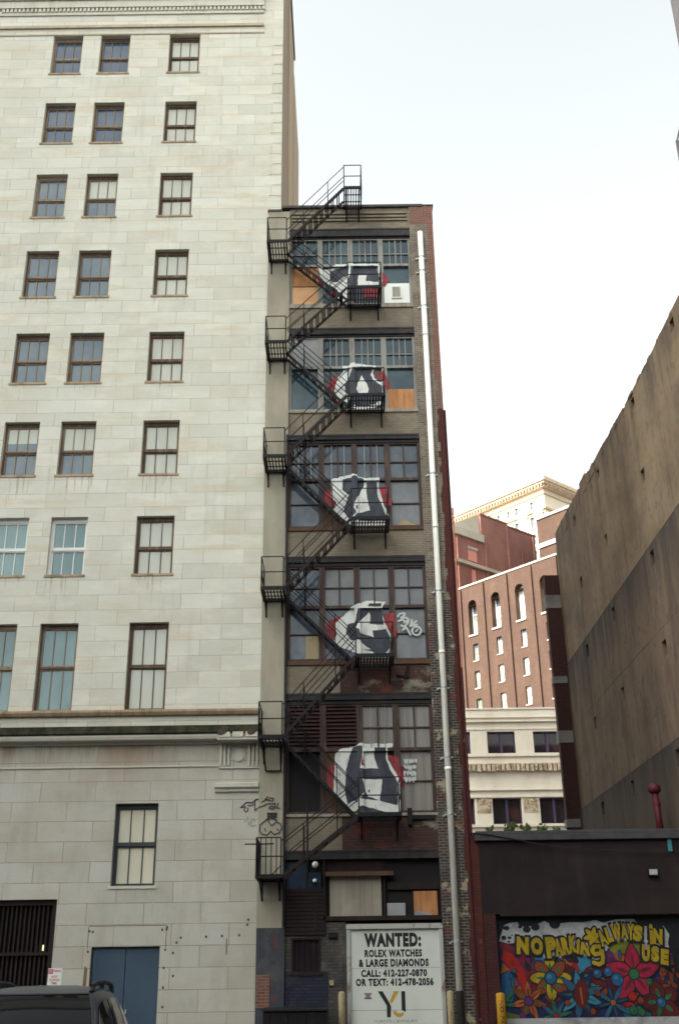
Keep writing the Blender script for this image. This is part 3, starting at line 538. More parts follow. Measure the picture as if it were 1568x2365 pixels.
# the six window bands
def loft_bay(band, k, x0, x1):
    zl0, zl1, zt, zm, zb, zs = BANDS[band]
    up, lo, fm = BAY[band][k]
    f = MB(); y0, y1 = .05, .20; mw = .085
    f.box(x0, x0 + mw, y0, y1, zb, zt); f.box(x1 - mw, x1, y0, y1, zb, zt)
    f.box(x0 + mw, x1 - mw, y0 + .005, y1, zt - .05, zt); f.box(x0 + mw, x1 - mw, y0 - .02, y1, zm - .045, zm + .045); f.box(x0 + mw, x1 - mw, y0 + .005, y1, zb, zb + .07)
    xa, xb = x0 + mw, x1 - mw; xm = (xa + xb) / 2
    if up[0] == 'g':
        zz = zm + (zt - zm) * (.44 if band < 2 else .48)
        f.box(xm - .02, xm + .02, y0 + .03, y1 - .05, zm + .045, zt - .05)
        f.box(xa, xm - .02, y0 + .035, y1 - .05, zz - .018, zz + .018); f.box(xm + .02, xb, y0 + .035, y1 - .05, zz - .018, zz + .018)
    if lo[0] == 'g':
        zz = zb + (zm - zb) * .5
        if lo != 'gbig' and k not in (1, 2): f.box(xa, xb, y0 + .035, y1 - .05, zz - .018, zz + .018)
    win = NB.part('window', f, fm)
    def pane(z0, z1, mat, name='glass', y=.135, xs=(xa, xb), d=.0):
        p = MB()
        if d: p.box(xs[0], xs[1], y - d, y, z0, z1)
        else: p.poly([(xs[0], y, z0), (xs[1], y, z0), (xs[1], y, z1), (xs[0], y, z1)])
        return NB.part(name, p, mat, parent=win)
    GM = {'gd': G_DARK, 'gg': G_GREY, 'gt': G_DTEAL, 'gc': G_CURT, 'gb': G_DARK, 'gbig': G_DTEAL}
    for typ, (z0, z1) in ((up, (zm + .045, zt - .05)), (lo, (zb + .07, zm - .045))):
        t0 = typ.split('+')[0]
        if t0 in GM: pane(z0, z1, GM[t0])
        if t0 == 'board': pane(z0, z1, M_GBOARD2, 'board', y=.12, d=.04)
        if t0 == 'brown': pane(z0, z1, M_BROWNB, 'board', y=.12, d=.04)
        if t0 == 'louv':
            p = MB(); n = 11
            for q in range(n):
                za = z0 + (z1 - z0) * q / n; hh = (z1 - z0) / n
                p.poly([(xa, .06, za + .01), (xb, .06, za + .01), (xb, .14, za + hh), (xa, .14, za + hh)])
                p.box(xa, xb, .055, .075, za, za + .022)
            p.poly([(xa, .15, z0), (xb, .15, z0), (xb, .15, z1), (xa, .15, z1)]); NB.part('louvre', p, M_LOUV, parent=win)
        if t0 == 'ply2':
            zz = z0 + (z1 - z0) * .48; pane(zz + .015, z1, M_PLY, 'plywood', y=.12, d=.03); pane(z0, zz - .01, M_PLY2, 'plywood', y=.135, d=.03)
        if t0 == 'acbox':
            zz = z0 + (z1 - z0) * .54; pane(zz, z1, G_DTEAL); pane(z0, zz - .01, M_WHITE, 'infill_panel', y=.12, d=.05)
            q = MB(); cx, cz = xm - .02, z0 + (zz - z0) * .52
            q.box(cx - .17, cx + .17, .02, .066, cz - .24, cz + .24)
            for e in range(9): q.box(cx - .13, cx + .13, .01, .02, cz - .19 + e * .045, cz - .165 + e * .045, 1)
            NB.part('vent_grille', q, [M_WHITE, M_GBOARD], parent=win)
        if t0 == 'plyhalf':
            zz = z0 + (z1 - z0) * .48; pane(zz + .02, z1, G_DTEAL); pane(z0, zz, M_PLY, 'plywood', y=.12, d=.04)
        if t0 == 'dark': pane(z0, z1, M_DARKIN, 'dark_pane')
    if '+bars' in up:
        p = MB()
        for fx in (.27, .73):
            xx = xa + (xb - xa) * fx; p.box(xx - .014, xx + .014, y0 + .045, y0 + .07, zm + .05, zt - .05)
        NB.part('pale_bars', p, M_GBOARD2, parent=win)
    if lo == 'gd+card':
        p = MB(); p.box(xm + .03, xb - .03, .10, .13, zb + .09, zb + (zm - zb) * .47); NB.part('cream_card', p, M_POST, parent=win)
    if lo == 'gg+rag':
        p = MB(); p.prism([(xa + .15, zb + .08), (xb - .05, zb + .08), (xb - .3, zb + .17), (xa + .4, zb + .3), (xa + .3, zb + .26)], .11, .13); NB.part('rag', p, M_POST, parent=win)
    return win
GR, BR = M_LOFTGR, M_LOFTBR
BAY = [
    [('gt', 'ply2', GR), ('gt+bars', 'gt', GR), ('gt+bars', 'gt', GR), ('gt+bars', 'acbox', GR)],
    [('board', 'gbig', GR), ('gt+bars', 'gt', GR), ('gt+bars', 'gd', GR), ('gt+bars', 'plyhalf', GR)],
    [('gd+bars', 'gd', BR), ('gd+bars', 'brown', BR), ('gd+bars', 'gd', BR), ('gd', 'gg+rag', BR)],
    [('gd', 'gd+card', BR), ('gg', 'gd', BR), ('gg', 'gd', BR), ('gg', 'gg', BR)],
    [('louv', 'dark', BR), ('louv', 'brown', BR), ('gc+bars', 'dark', BR), ('gc', 'gc', BR)]]
bw = (FX1 - FX0) / 4
for bnd in range(5):
    zl0, zl1, zt, zm, zb, zs = BANDS[bnd]
    for k in range(4): loft_bay(bnd, k, FX0 + bw * k + (.002 if k else 0), FX0 + bw * (k + 1) - .002)
    mb = MB(); mb.box(FX0, FX1, -.045, .22, zl1, zl0 - .003); mb.box(FX0, FX1, -.06, -.045, zl0 - .06, zl0 - .003); mb.box(FX0, FX1, .02, .2, zt + .002, zl1 - .002)
    for k in range(5): xx = FX0 + .25 + k * .9; mb.box(xx, xx + .12, -.056, -.045, zl1 + .03, zl0 - .08)
    NB.part('lintel', mb, M_STEEL)
    mb = MB(); mb.box(FX0, FX1, -.05, .21, zs + .003, zb - .002); NB.part('sill', mb, M_BROWNB if bnd in (2, 3) else M_GBOARD)
mb = MB(); mb.box(FX0 - .002, FX1 + .002, .30, .34, 3.1, 25.4); NB.part('inner_wall', mb, M_DARKIN)
# mezzanine band: blue panels, boards, dark openings
zl0, zl1 = 4.92, 4.69
mb = MB(); mb.box(FX0, FX1, -.045, .2, zl1, zl0 - .003); mb.box(FX0, FX1, -.06, -.045, zl0 - .05, zl0 - .003); NB.part('lintel', mb, M_STEEL)
def zb_box(mb, a, b, y0, y1, m=0):
    p = Z9(a); q = Z9(b); mb.box(p[0], q[0], y0, y1, q[1], p[1], m)
mb = MB(); mb.box(FX0, FX1, .16, .2, 3.12, zl1); NB.part('recess_back', mb, M_DARKIN)
mb = MB(); zb_box(mb, (285, 190), (400, 345), .06, .15); zb_box(mb, (408, 250), (485, 345), .06, .15); NB.part('blue_panel', mb, M_BLUEPT)
mb = MB(); zb_box(mb, (498, 175), (512, 505), .0, .15); zb_box(mb, (400, 190), (408, 345), .03, .15); zb_box(mb, (845, 270), (862, 505), .0, .15); zb_box(mb, (512, 175), (850, 245), .1, .15); zb_box(mb, (870, 305), (1170, 345), .06, .15); zb_box(mb, (1165, 180), (1185, 525), .0, .15); zb_box(mb, (500, 506), (1185, 522), -.03, .14); NB.part('timber_frame', mb, M_DARKBR)
mb = MB(); zb_box(mb, (512, 250), (905, 270), -.16, .15); NB.part('shelf_beam', mb, M_BROWNB)
mb = MB(); zb_box(mb, (535, 272), (840, 505), .05, .10); NB.part('grey_board', mb, M_GBOARD, bevel=.008)
mb = MB(); zb_box(mb, (868, 428), (978, 505), .05, .10); NB.part('grey_board', mb, M_GBOARD2, bevel=.015)
mb = MB(); zb_box(mb, (1022, 358), (1165, 505), .05, .09); NB.part('plywood', mb, M_PLY)
mb = MB(); a = Z9((1025, 505)); mb.prism([(a[0], a[1]), (a[0] + .5, a[1] + .0), (a[0] + .46, a[1] + .05), (a[0] + .12, a[1] + .14), (a[0] + .03, a[1] + .1)], .02, .049); NB.part('torn_sheet', mb, M_GBOARD2)
# rail under the sills of the last band, bracket arm, standpipe
mb = MB(); a = Z7((1095, 1000)); b = Z7((1075, 1100)); mb.bar((a[0], -.1, a[1]), (b[0], -.12, b[1]), .06, .06); c = Z7((1015, 1100)); mb.bar((b[0] + .1, -.12, b[1] - .01), (c[0], -.3, c[1] + .02), .08, .06); NB.part('wall_bracket', mb, M_IRON)
mb = MB(); a = Z8((1125, 760)); b = Z8((1160, 870)); mb.box(a[0], b[0], -.12, 0.0, b[1], a[1]); c = Z8((1160, 805)); d = Z8((1335, 830)); mb.box(c[0] + .003, d[0] - .1, -.09, -.052, d[1], c[1]); NB.part('junction_box', mb, M_IRON)
mb = MB(); mb.tube((-1.60, -.13, 3.0), (-1.60, -.13, 17.4), .035, 8); NB.part('standpipe', mb, M_STEEL, smooth=False)
mb = MB(); mb.tube((3.445, .06, 9.9), (3.445, .06, 14.9), .03, 8); NB.part('sunlit_sliver', mb, M_PINK)  # bright sunlit edge made as a pink tube

# painted letters on the factory windows
LET = [
 (Z5, [(0, [(500, 890), (600, 880), (640, 850), (760, 842), (940, 842), (975, 868), (990, 985), (985, 1015), (720, 1012), (712, 1180), (660, 1180), (640, 1040), (520, 965)]),
       (1, [(590, 900), (640, 880), (735, 868), (728, 925), (690, 945), (640, 985), (600, 985), (585, 940)]), (1, [(745, 868), (950, 868), (972, 985), (862, 975), (870, 930), (805, 930), (798, 1015), (735, 1015), (715, 990), (745, 925)]),
       (1, [(735, 1016), (835, 1016), (850, 1100), (890, 1115), (880, 1140), (760, 1140), (735, 1120)]), (1, [(880, 1120), (985, 1100), (985, 1168), (760, 1168), (800, 1150)]),
       (2, [(495, 930), (540, 1030), (510, 1025), (490, 980)]), (2, [(560, 1060), (650, 1042), (630, 1090), (600, 1105)]), (2, [(992, 918), (1025, 940), (1040, 975), (1018, 1020), (990, 1032)]), (2, [(835, 1040), (978, 1015), (975, 1100), (852, 1100)])]),
 (Z6, [(2, [(650, 395), (630, 520), (590, 535), (563, 482), (590, 430)]), (2, [(590, 560), (640, 580), (655, 605), (620, 617), (600, 592)]), (2, [(925, 372), (1000, 376), (1040, 450), (1058, 510), (1025, 527), (1000, 470)]),
       (0, [(680, 340), (780, 308), (840, 312), (938, 330), (940, 345), (915, 375), (928, 420), (960, 448), (1005, 460), (1002, 548), (720, 610), (640, 575), (620, 520), (640, 430), (690, 370)]),
       (1, [(762, 343), (918, 340), (900, 395), (920, 435), (985, 476), (990, 545), (735, 555), (702, 530), (700, 480), (740, 400)]), (1, [(740, 556), (1005, 552), (990, 690), (735, 668)]),
       (0, [(830, 398), (848, 430), (872, 465), (886, 505), (880, 532), (850, 549), (810, 541), (788, 505), (800, 460), (818, 430)]), (0, [(745, 655), (780, 640), (860, 640), (930, 625), (975, 590), (980, 620), (920, 663), (800, 672)])]),
 (Z6, [(3, [(510, 1215), (600, 1210), (620, 1430), (515, 1430)]), (2, [(555, 1290), (590, 1298), (640, 1380), (600, 1425), (575, 1415), (540, 1380), (545, 1320)]), (2, [(962, 1262), (1020, 1262), (1050, 1350), (1077, 1385), (1060, 1422), (1000, 1400)]),
       (0, [(595, 1215), (660, 1185), (750, 1168), (840, 1190), (850, 1205), (968, 1200), (965, 1270), (1000, 1400), (1042, 1490), (1035, 1565), (760, 1570), (720, 1540), (605, 1450), (640, 1390), (600, 1350)]),
       (1, [(685, 1215), (780, 1180), (848, 1212), (850, 1250), (770, 1400), (790, 1470), (735, 1520), (690, 1452), (730, 1330), (700, 1308), (680, 1290)]), (1, [(868, 1232), (945, 1228), (955, 1330), (1025, 1490), (1028, 1530), (745, 1525), (800, 1470), (893, 1445), (872, 1330)]),
       (0, [(845, 1290), (865, 1330), (895, 1445), (800, 1467), (770, 1432), (775, 1405), (800, 1400)]), (2, [(785, 1415), (800, 1412), (802, 1440), (788, 1445)])]),
 (Z7, [(2, [(640, 632), (580, 700), (580, 790), (555, 818), (520, 780), (510, 730), (540, 670)]), (2, [(922, 625), (1000, 628), (1010, 700), (1028, 790), (1008, 803), (960, 770), (930, 700)]),
       (0, [(695, 580), (800, 533), (942, 538), (912, 590), (930, 690), (985, 800), (962, 900), (940, 918), (750, 922), (690, 890), (600, 860), (570, 820), (590, 780), (575, 700), (640, 640)]),
       (1, [(820, 552), (910, 552), (905, 582), (812, 580)]), (1, [(740, 592), (910, 592), (925, 700), (970, 790), (975, 860), (950, 898), (880, 908), (800, 860), (750, 815), (690, 815), (655, 765), (670, 700), (720, 690)]),
       (0, [(820, 615), (830, 640), (825, 700), (945, 706), (952, 732), (845, 745), (855, 795), (755, 765), (750, 740), (725, 732), (740, 700)]), (0, [(700, 820), (750, 820), (780, 850), (832, 880), (700, 902)]), (1, [(770, 880), (955, 880), (940, 908), (880, 915), (840, 895)])]),
 (Z8, [(2, [(655, 450), (640, 560), (648, 655), (600, 620), (590, 540), (605, 480)]), (2, [(1000, 398), (1060, 408), (1085, 470), (1112, 480), (1107, 615), (1070, 600), (1020, 470)]),
       (0, [(650, 395), (680, 365), (790, 340), (810, 323), (1032, 323), (1030, 345), (992, 355), (1000, 430), (1060, 540), (1082, 570), (1080, 790), (1000, 788), (830, 735), (780, 778), (735, 770), (640, 655), (640, 560)]),
       (1, [(750, 392), (770, 348), (828, 340), (830, 378), (813, 490), (828, 560), (850, 640), (810, 690), (730, 722), (713, 640), (720, 500)]), (1, [(908, 348), (985, 348), (985, 420), (1010, 490), (1062, 580), (1062, 735), (945, 702), (962, 560), (826, 560), (813, 490), (935, 490), (910, 420)]),
       (1, [(850, 640), (868, 676), (945, 700), (815, 690)]), (2, [(826, 400), (846, 470), (822, 472)]), (2, [(868, 630), (880, 630), (878, 650), (868, 648)]), (1, [(800, 742), (900, 752), (1000, 790), (800, 795)])])]
def relief(o, band):
    """the paint lies on mullions and transom where they are, and further back on the panes"""
    zl0, zl1, zt, zm, zb, zs = BANDS[band]; off = NB.off; me = o.data; bm = bmesh.new(); bm.from_mesh(me)
    cuts = [((x - off[0], 0, 0), (1, 0, 0)) for k in range(1, 4) for x in (FX0 + bw * k - .087, FX0 + bw * k + .087)] + [((0, 0, z), (0, 0, 1)) for z in (zm - .045, zm + .045, zb + .07)]
    for co, no in cuts:
        bmesh.ops.bisect_plane(bm, geom=bm.verts[:] + bm.edges[:] + bm.faces[:], plane_co=co, plane_no=no, dist=1e-5)
    bmesh.ops.split_edges(bm, edges=bm.edges[:])
    for f in bm.faces:
        c = f.calc_center_median(); x = c.x + off[0]; z = c.z
        if abs(z - zm) < .045 or z < zb + .07 or any(abs(x - (FX0 + bw * k)) < .087 for k in range(1, 4)): continue
        k = min(3, int((x - FX0) / bw)); kind = BAY[band][k][0 if z > zm else 1]
        dy = .036 if kind.split('+')[0] in ('brown', 'board', 'louv', 'acbox') else .088
        for v in f.verts: v.co.y += dy
    bm.to_mesh(me); bm.free()
LET_I = 0
for Z, shapes in LET:
    mb = MB(); y = .026
    for k, (m, pts) in enumerate(shapes): mb.flat(rough([Z(p) for p in pts], seed=k), y - k * .0015, m)
    relief(NB.part('painted_letter', mb, [P_WHITE, P_NAVY, P_RED, P_BROWN], tri=True), LET_I); LET_I += 1
# tags
mb = MB(); q = lambda *ps: [ZT(p) for p in ps]; wt = .055; y = .045
stroke(mb, q((275, 330), (350, 240), (500, 220), (500, 290), (380, 370), (560, 370), (640, 430), (480, 540)), wt, y); stroke(mb, q((310, 480), (420, 430), (560, 520), (640, 470)), wt, y - .005)
stroke(mb, q((750, 440), (700, 640)), wt, y - .008); stroke(mb, q((900, 480), (680, 650), (920, 600)), wt, y - .01); stroke(mb, q((640, 480), (520, 640), (620, 560)), wt, y - .012)
stroke(mb, q(*[(900 + 150 * math.cos(t / 14 * 6.283), 810 + 140 * math.sin(t / 14 * 6.283)) for t in range(14)]), wt, y - .014, closed=True); stroke(mb, q((870, 830), (930, 760)), wt * .8, y - .016)
stroke(mb, q((390, 630), (560, 700), (700, 950)), wt, y - .018); stroke(mb, q((440, 780), (560, 700)), wt, y - .02)
NB.part('white_tag', mb, P_TAG)
mb = MB(); rr = random.Random(5)
for row in range(4):
    xx, zz = 1105, 430 + row * 40
    for k in range(6):
        a = Z8((xx, zz)); b = Z8((xx + rr.uniform(2, 14), zz + rr.uniform(18, 34))); c = Z8((xx + rr.uniform(6, 15), zz + rr.uniform(0, 12)))
        stroke(mb, (a, b, c), .03, .045 - (row * 6 + k) * .0006); xx += 14
NB.part('white_tag', mb, P_TAG)
ZP = zone(547.4, 1822.2, .10249); mb = MB(); q = lambda *ps: [ZP(p, -.1) for p in ps]; y = -.094; bw_ = .028
stroke(mb, q((75, 420), (210, 300), (330, 310), (420, 240), (540, 220)), bw_ * 1.2, y); stroke(mb, q((100, 410), (180, 400), (150, 470), (190, 520), (240, 490), (235, 430)), bw_, y - .003)
stroke(mb, q((240, 370), (320, 370), (400, 330)), bw_, y - .006); stroke(mb, q((400, 250), (395, 480), (500, 420), (650, 370)), bw_, y - .008); stroke(mb, q((480, 240), (560, 300), (640, 260), (690, 180), (620, 260), (720, 250)), bw_, y - .01)
stroke(mb, q((720, 210), (820, 220), (810, 280), (700, 270)), bw_, y - .012); stroke(mb, q((640, 350), (860, 340), (860, 420), (760, 400), (720, 440), (790, 470), (860, 430)), bw_, y - .014); stroke(mb, q((930, 330), (900, 430), (960, 450)), bw_, y - .016)
stroke(mb, q((690, 560), (890, 560), (880, 640), (700, 640), (700, 580), (800, 600), (870, 590)), bw_ * 1.5, y - .018); stroke(mb, q((720, 650), (640, 720), (610, 750), (520, 820), (510, 950), (560, 1030), (680, 1050), (760, 960)), bw_, y - .02)
stroke(mb, q((760, 960), (840, 1040), (960, 990), (1010, 880), (970, 790), (900, 760), (880, 700), (770, 670), (690, 700), (720, 760), (780, 840), (870, 770)), bw_, y - .023); stroke(mb, q((620, 900), (650, 960)), bw_, y - .026); stroke(mb, q((900, 910), (930, 950)), bw_, y - .028)
mb.v = [(x, y if x > -2.3 else y + .088, z) for x, y, z in mb.v]
NB.part('black_tag', mb, P_BLACK)
mb = MB(); q = lambda *ps: [ZP(p) for p in ps]
stroke(mb, q((170, 760), (240, 640), (260, 820), (330, 700), (320, 850), (430, 830)), .03, -.006); stroke(mb, q((360, 680), (410, 740)), .05, -.008); NB.part('faded_tag', mb, P_TAGF)
# ------------------------------------------------------------------ fire escape
FE = Thing('fire_escape', 'black iron fire escape zigzagging down the narrow brick building', 'fire escape', (0, -.7, 0))
DP = 1.2; YI = -.10; YO = -DP
LL = [(-2.27, -1.60, z) for z in (24.05, 20.17, 16.16, 11.98, 7.76, 4.20)]
RL = [(.28, .90, 26.22), (.35, 1.46, 22.20), (.30, 1.46, 18.22), (.33, 1.46, 14.10), (.38, 1.46, 9.97), (.38, 1.52, 5.70)]
def post_rail(mb, pts, r=.017):
    for a, b in zip(pts, pts[1:]): mb.tube(a, b, r, 5)
def landing(x0, x1, z, left, top=False, last=False):
    d = MB()
    d.box(x0, x1, YO, YO + .05, z - .07, z + .03); d.box(x0, x1, YI - .05, YI, z - .07, z + .03); d.box(x0, x0 + .045, YO + .05, YI - .05, z - .07, z + .03); d.box(x1 - .045, x1, YO + .05, YI - .05, z - .07, z + .03)
    n = int((x1 - x0 - .1) / .085); pit = (x1 - x0 - .1) / n
    for k in range(n): xx = x0 + .05 + k * pit; d.box(xx + .012, xx + .047, YO + .05, YI - .05, z, z + .018)
    for f in (.36, .68): yy = YO + (YI - YO) * f; d.box(x0 + .045, x1 - .045, yy - .014, yy + .014, z - .03, z - .003)
    if last: d.box(x0 + .045, x1 - .045, YO + .05, YI - .05, z - .045, z - .036)
    pl = FE.part('landing', d, M_IRON)
    h = .93; r = MB(); zt = z + h; zm = z + h * .5
    if left:
        for p in ((x0 + .02, YO + .02), (x1 - .02, YO + .02), (x0 + .02, YI - .02)): r.tube((p[0], p[1], z), (p[0], p[1], zt), .02, 5)
        for zz in (zt, zm): post_rail(r, [(x1 - .02, YO + .02, zz), (x0 + .02, YO + .02, zz), (x0 + .02, YI - .02, zz)])
        r.tube((x0 + .02, YO + .02, zt - .1), (x0 + .02, YI - .35, z + .05), .014, 5)
        if last:
            for k in range(1, 5): xx = x0 + (x1 - x0) * k / 5; r.tube((xx, YO + .02, z), (xx, YO + .02, zt), .012, 4)
            for k in range(1, 5): yy = YO + (YI - YO) * k / 5; r.tube((x0 + .02, yy, z), (x0 + .02, yy, zt), .012, 4)
            r.tube((x0 - .28, YO + .0, zt - .16), (x1 - .2, YO, zt - .16), .018, 5); r.tube((x1 - .25, YO + .02, z + .02), (x1 + .0, YO + .02, z + .25), .014, 5)
    else:
        for p in ((x1 - .02, YO + .02), (x1 - .02, YI - .02), (x0 + .02, YO + .02)): r.tube((p[0], p[1], z), (p[0], p[1], zt), .02, 5)
        for zz in (zt, zm): post_rail(r, [(x0 + .02, YO + .02, zz), (x1 - .02, YO + .02, zz), (x1 - .02, YI - .02, zz)])
    FE.part('railing', r, M_IRON, parent=pl)
    for xx in (x0 + .1, x1 - .1):
        b = MB(); b.box(xx - .025, xx + .025, YI + .0, YI + .06, z - .55, z - .07); b.bar((xx, YO + .12, z - .09), (xx, YI + .02, z - .50), .03, .035)
        b.box(xx - .024, xx + .024, YO + .05, YI, z - .11, z - .06)
        FE.part('bracket', b, M_IRON, parent=pl)
    if left and z < 8 and not last:
        q = MB(); q.tube((x0 + .1, YO + .3, z - .08), (x0 + .16, YI - .05, z - .75), .025, 5); q.tube((x1 - .08, YO + .3, z - .08), (x1 - .1, YI - .05, z - .75), .025, 5); q.tube((x0 + .16, YI - .05, z - .75), (x1 - .1, YI - .05, z - .75), .025, 5)
        FE.part('hanger_frame', q, M_IRON, parent=pl)
def flight(a, b, ya, yb, m=M_IRONRUST, rails=True):
    """stairs from the upper point a to the lower point b, between the planes ya (outer) and yb (inner)"""
    (xa, za), (xb, zb_) = a, b; s = MB()
    for yy in (ya, yb): s.bar((xa, yy, za - .03), (xb, yy, zb_ - .03), .026, .08)
    n = max(4, int(abs(za - zb_) / .2)); sg = 1 if xb > xa else -1
    for k in range(1, n):
        t = k / n; x = xa + (xb - xa) * t; z = za + (zb_ - za) * t; s.box(x - .05, x - .012, ya + .016, yb - .016, z - .032, z - .018); s.box(x + .012, x + .05, ya + .016, yb - .016, z - .032, z - .018)
    fl = FE.part('stair_flight', s, m)
    if rails:
        r = MB()
        for yy in (ya, yb):
            for h in (.86, .45): r.tube((xa, yy, za + h), (xb, yy, zb_ + h), .014, 5)
            for t in (.28, .72): x = xa + (xb - xa) * t; z = za + (zb_ - za) * t; r.tube((x, yy, z), (x, yy, z + .86), .013, 4)
        FE.part('handrail', r, M_IRON, parent=fl)
for k, l in enumerate(LL): landing(*l, True, last=(k == 5))
for k, l in enumerate(RL): landing(*l, False, top=(k == 0))
OY = (YO + .04, YO + .72); IY = (-.45, -.09)
for i in range(5):
    flight((LL[i][1], LL[i][2]), (RL[i + 1][0], RL[i + 1][2]), *IY, m=M_IRON)          # inner flight, down to the right
    flight((RL[i + 1][0], RL[i + 1][2]), (LL[i + 1][1], LL[i + 1][2]), *OY)             # outer flight, down to the left
flight((RL[0][0], RL[0][2]), (LL[0][1], LL[0][2]), *OY)
mb = MB(); x, z = Z8((470, 790)); mb.tube((x, -.55, 3.9), (x, -.55, 6.1), .025, 6); FE.part('support_rod', mb, M_IRON)

# ------------------------------------------------------------------ white drainpipe
DP_ = Thing('drain_pipe', 'long white plastic drainpipe down the right brick pier', 'pipe', (2.87, -.17, 0))
mb = MB(); mb.tube((2.87, -.17, 1.45), (2.87, -.17, 25.1), .085, 14); DP_.part('pipe', mb, M_PIPE, smooth=True)
for z in (21.0, 14.2, 7.0, 10.3):
    mb = MB(); mb.tube((2.87, -.17, z - .05), (2.87, -.17, z + .05), .094, 14); DP_.part('coupling', mb, M_PIPE, smooth=True)
for p in ((968, 593), (972, 625), (979, 706), (992, 1094), (1013, 1365), (1022, 1588), (1035, 1749), (1045, 1881), (1057, 2176)):
    z = onY(*p, -.17)[1]; mb = MB(); mb.tube((2.87, -.17, z - .025), (2.87, -.17, z + .025), .096, 12); mb.box(2.72, 3.03, -.10, -.06, z - .02, z + .02); mb.tube((2.70, -.12, z - .03), (2.70, -.05, z - .03), .03, 8)
    DP_.part('pipe_clamp', mb, M_GALV)
mb = MB(); mb.tube((2.87, -.17, 0.0), (2.87, -.17, 1.449), .095, 12); DP_.part('iron_boot', mb, M_STEEL)

# ------------------------------------------------------------------ wanted sign
SG = Thing('shop_sign', 'large white sign reading WANTED in bold black capitals on the loft front', 'sign', (1.27, -.1, 0))
mb = MB(); mb.box(.13, 2.42, -.10, -.02, .0, 2.93); SG.part('panel', mb, M_SIGN)
mb = MB(); mb.box(.03, .13, -.16, 0.0, 0, 2.93); mb.box(2.42, 2.52, -.16, 0.0, 0, 2.93); mb.box(.02, 2.53, -.18, 0.0, 2.935, 3.06); SG.part('frame', mb, M_SIGNFR, bevel=.006)
mb = MB(); Y = -.104
for s, a, b, of in (('WANTED:', (735, 603), (1066, 681), .065), ('ROLEX WATCHES', (738, 699), (1071, 739), .055), ('& LARGE DIAMONDS', (704, 754), (1110, 795), .055), ('CALL: 412-227-0870', (718, 815), (1100, 854), .055), ('OR TEXT: 412-478-2056', (687, 866), (1138, 906), .055)):
    text_to(mb, s, zbox(Z9, a, b, -.1), Y, 0, of, space=1.16)
text_to(mb, "YURIY'S | JEWELRY", zbox(Z9, (790, 1107), (1045, 1123), -.1), Y, 3, 0)
ZL = zone(797.6, 2252.2, .14963)
L_ = lambda *ps: [ZL(p, -.1) for p in ps]
mb.flat(L_((500, 258), (575, 258), (690, 455), (705, 500), (700, 662), (645, 662), (638, 480)), Y, 0); mb.flat(L_((862, 256), (920, 256), (932, 580), (870, 548)), Y, 0)
mb.flat(L_((750, 256), (825, 256), (730, 430), (708, 445), (685, 410)), Y, 1); mb.flat(L_((735, 565), (775, 560), (800, 592), (850, 598), (870, 585), (905, 592), (895, 635), (850, 658), (800, 655), (750, 615)), Y, 1)
mb.flat(L_((293, 288), (405, 288), (405, 310), (293, 310)), Y, 4); mb.flat(L_((310, 318), (390, 318), (385, 345), (310, 345)), Y, 2); mb.flat(L_((293, 355), (405, 355), (405, 378), (293, 378)), Y, 4)
SG.part('lettering', mb, [M_INK, M_GOLD, M_INKRED, M_INKGREY, M_INKBLUE], tri=True)
mb = MB(); mb.box(.13, 2.42, -.1025, -.10, 1.02, 1.03); mb.box(.13, 2.42, -.1025, -.10, 2.0, 2.008); SG.part('panel_seam', mb, M_INKGREY)
# cream posts either side, yellow bollard by the garage
def post(name, x, y, zt, w_, label, mat, cat, group=None):
    t = Thing(name, label, cat, (x, y, 0), group=group); m = MB(); m.lathe((x, y, 0), [(w_, 0), (w_, zt - .05), (w_ * .8, zt - .012), (w_ * .35, zt)], 14); t.part('sleeve', m, mat, smooth=True)
    m = MB(); m.lathe((x, y, 0.0), [(w_ + .05, .0), (w_ + .05, .05), (w_ + .01, .07)], 14); t.part('base_collar', m, M_COPE); return t
a = onY(789, 2291, -.5); post('bollard', a[0], -.5, a[1], .085, 'cream painted post at the left edge of the white sign', M_POST, 'bollard', 'posts guarding the sign')
a = onY(1039, 2289, -.5); post('bollard', a[0], -.5, a[1], .085, 'cream painted post between the white sign and drainpipe', M_POST, 'bollard', 'posts guarding the sign')
a = onY(1155, 2294, -.4); yb = post('bollard', a[0], -.4, a[1], .115, 'yellow bollard lettered NO PARKING beside the painted garage door', M_YELLOW, 'bollard')
mb = MB(); R_ = .1165; zc = a[1] - .72
def wrap(p):
    t = (p[0]) / R_; return (a[0] + R_ * math.sin(t), -.4 - R_ * math.cos(t), p[2])
# lettering reads downward: build along local x, then turn it by -90 degrees on the sleeve
tm = MB(); text_to(tm, 'NO PARKING', (-.55, -.05, .55, .05), 0, 0, .02)
mb.v = [wrap((z, 0, zc - x)) for x, y, z in tm.v]; mb.f = tm.f; mb.m = tm.m
yb.part('lettering', mb, M_INK)

# ------------------------------------------------------------------ globe lamps on the loft front
for (px, py, r, lab) in ((728, 1998, .085, 'larger white globe lamp on the dark blue panel'), (727, 2035, .055, 'smaller white globe lamp below on the blue panel')):
    x, z = onY(px, py, -.12); t = Thing('globe_lamp', lab, 'lamp', (x, -.12, z), group='globe lamps on the blue panel')
    m = MB(); m.lathe((x, -.12, z), [(r * math.sin(math.pi * k / 8) + .001, -r * math.cos(math.pi * k / 8)) for k in range(9)], 14); t.part('globe', m, M_OPAL, smooth=True)
    m = MB(); m.box(x - .04, x + .04, -.03, .055, z - .04, z + .04); m.tube((x, -.03, z), (x, -.12 + r * .8, z), .02, 8); t.part('bracket', m, M_IRON)

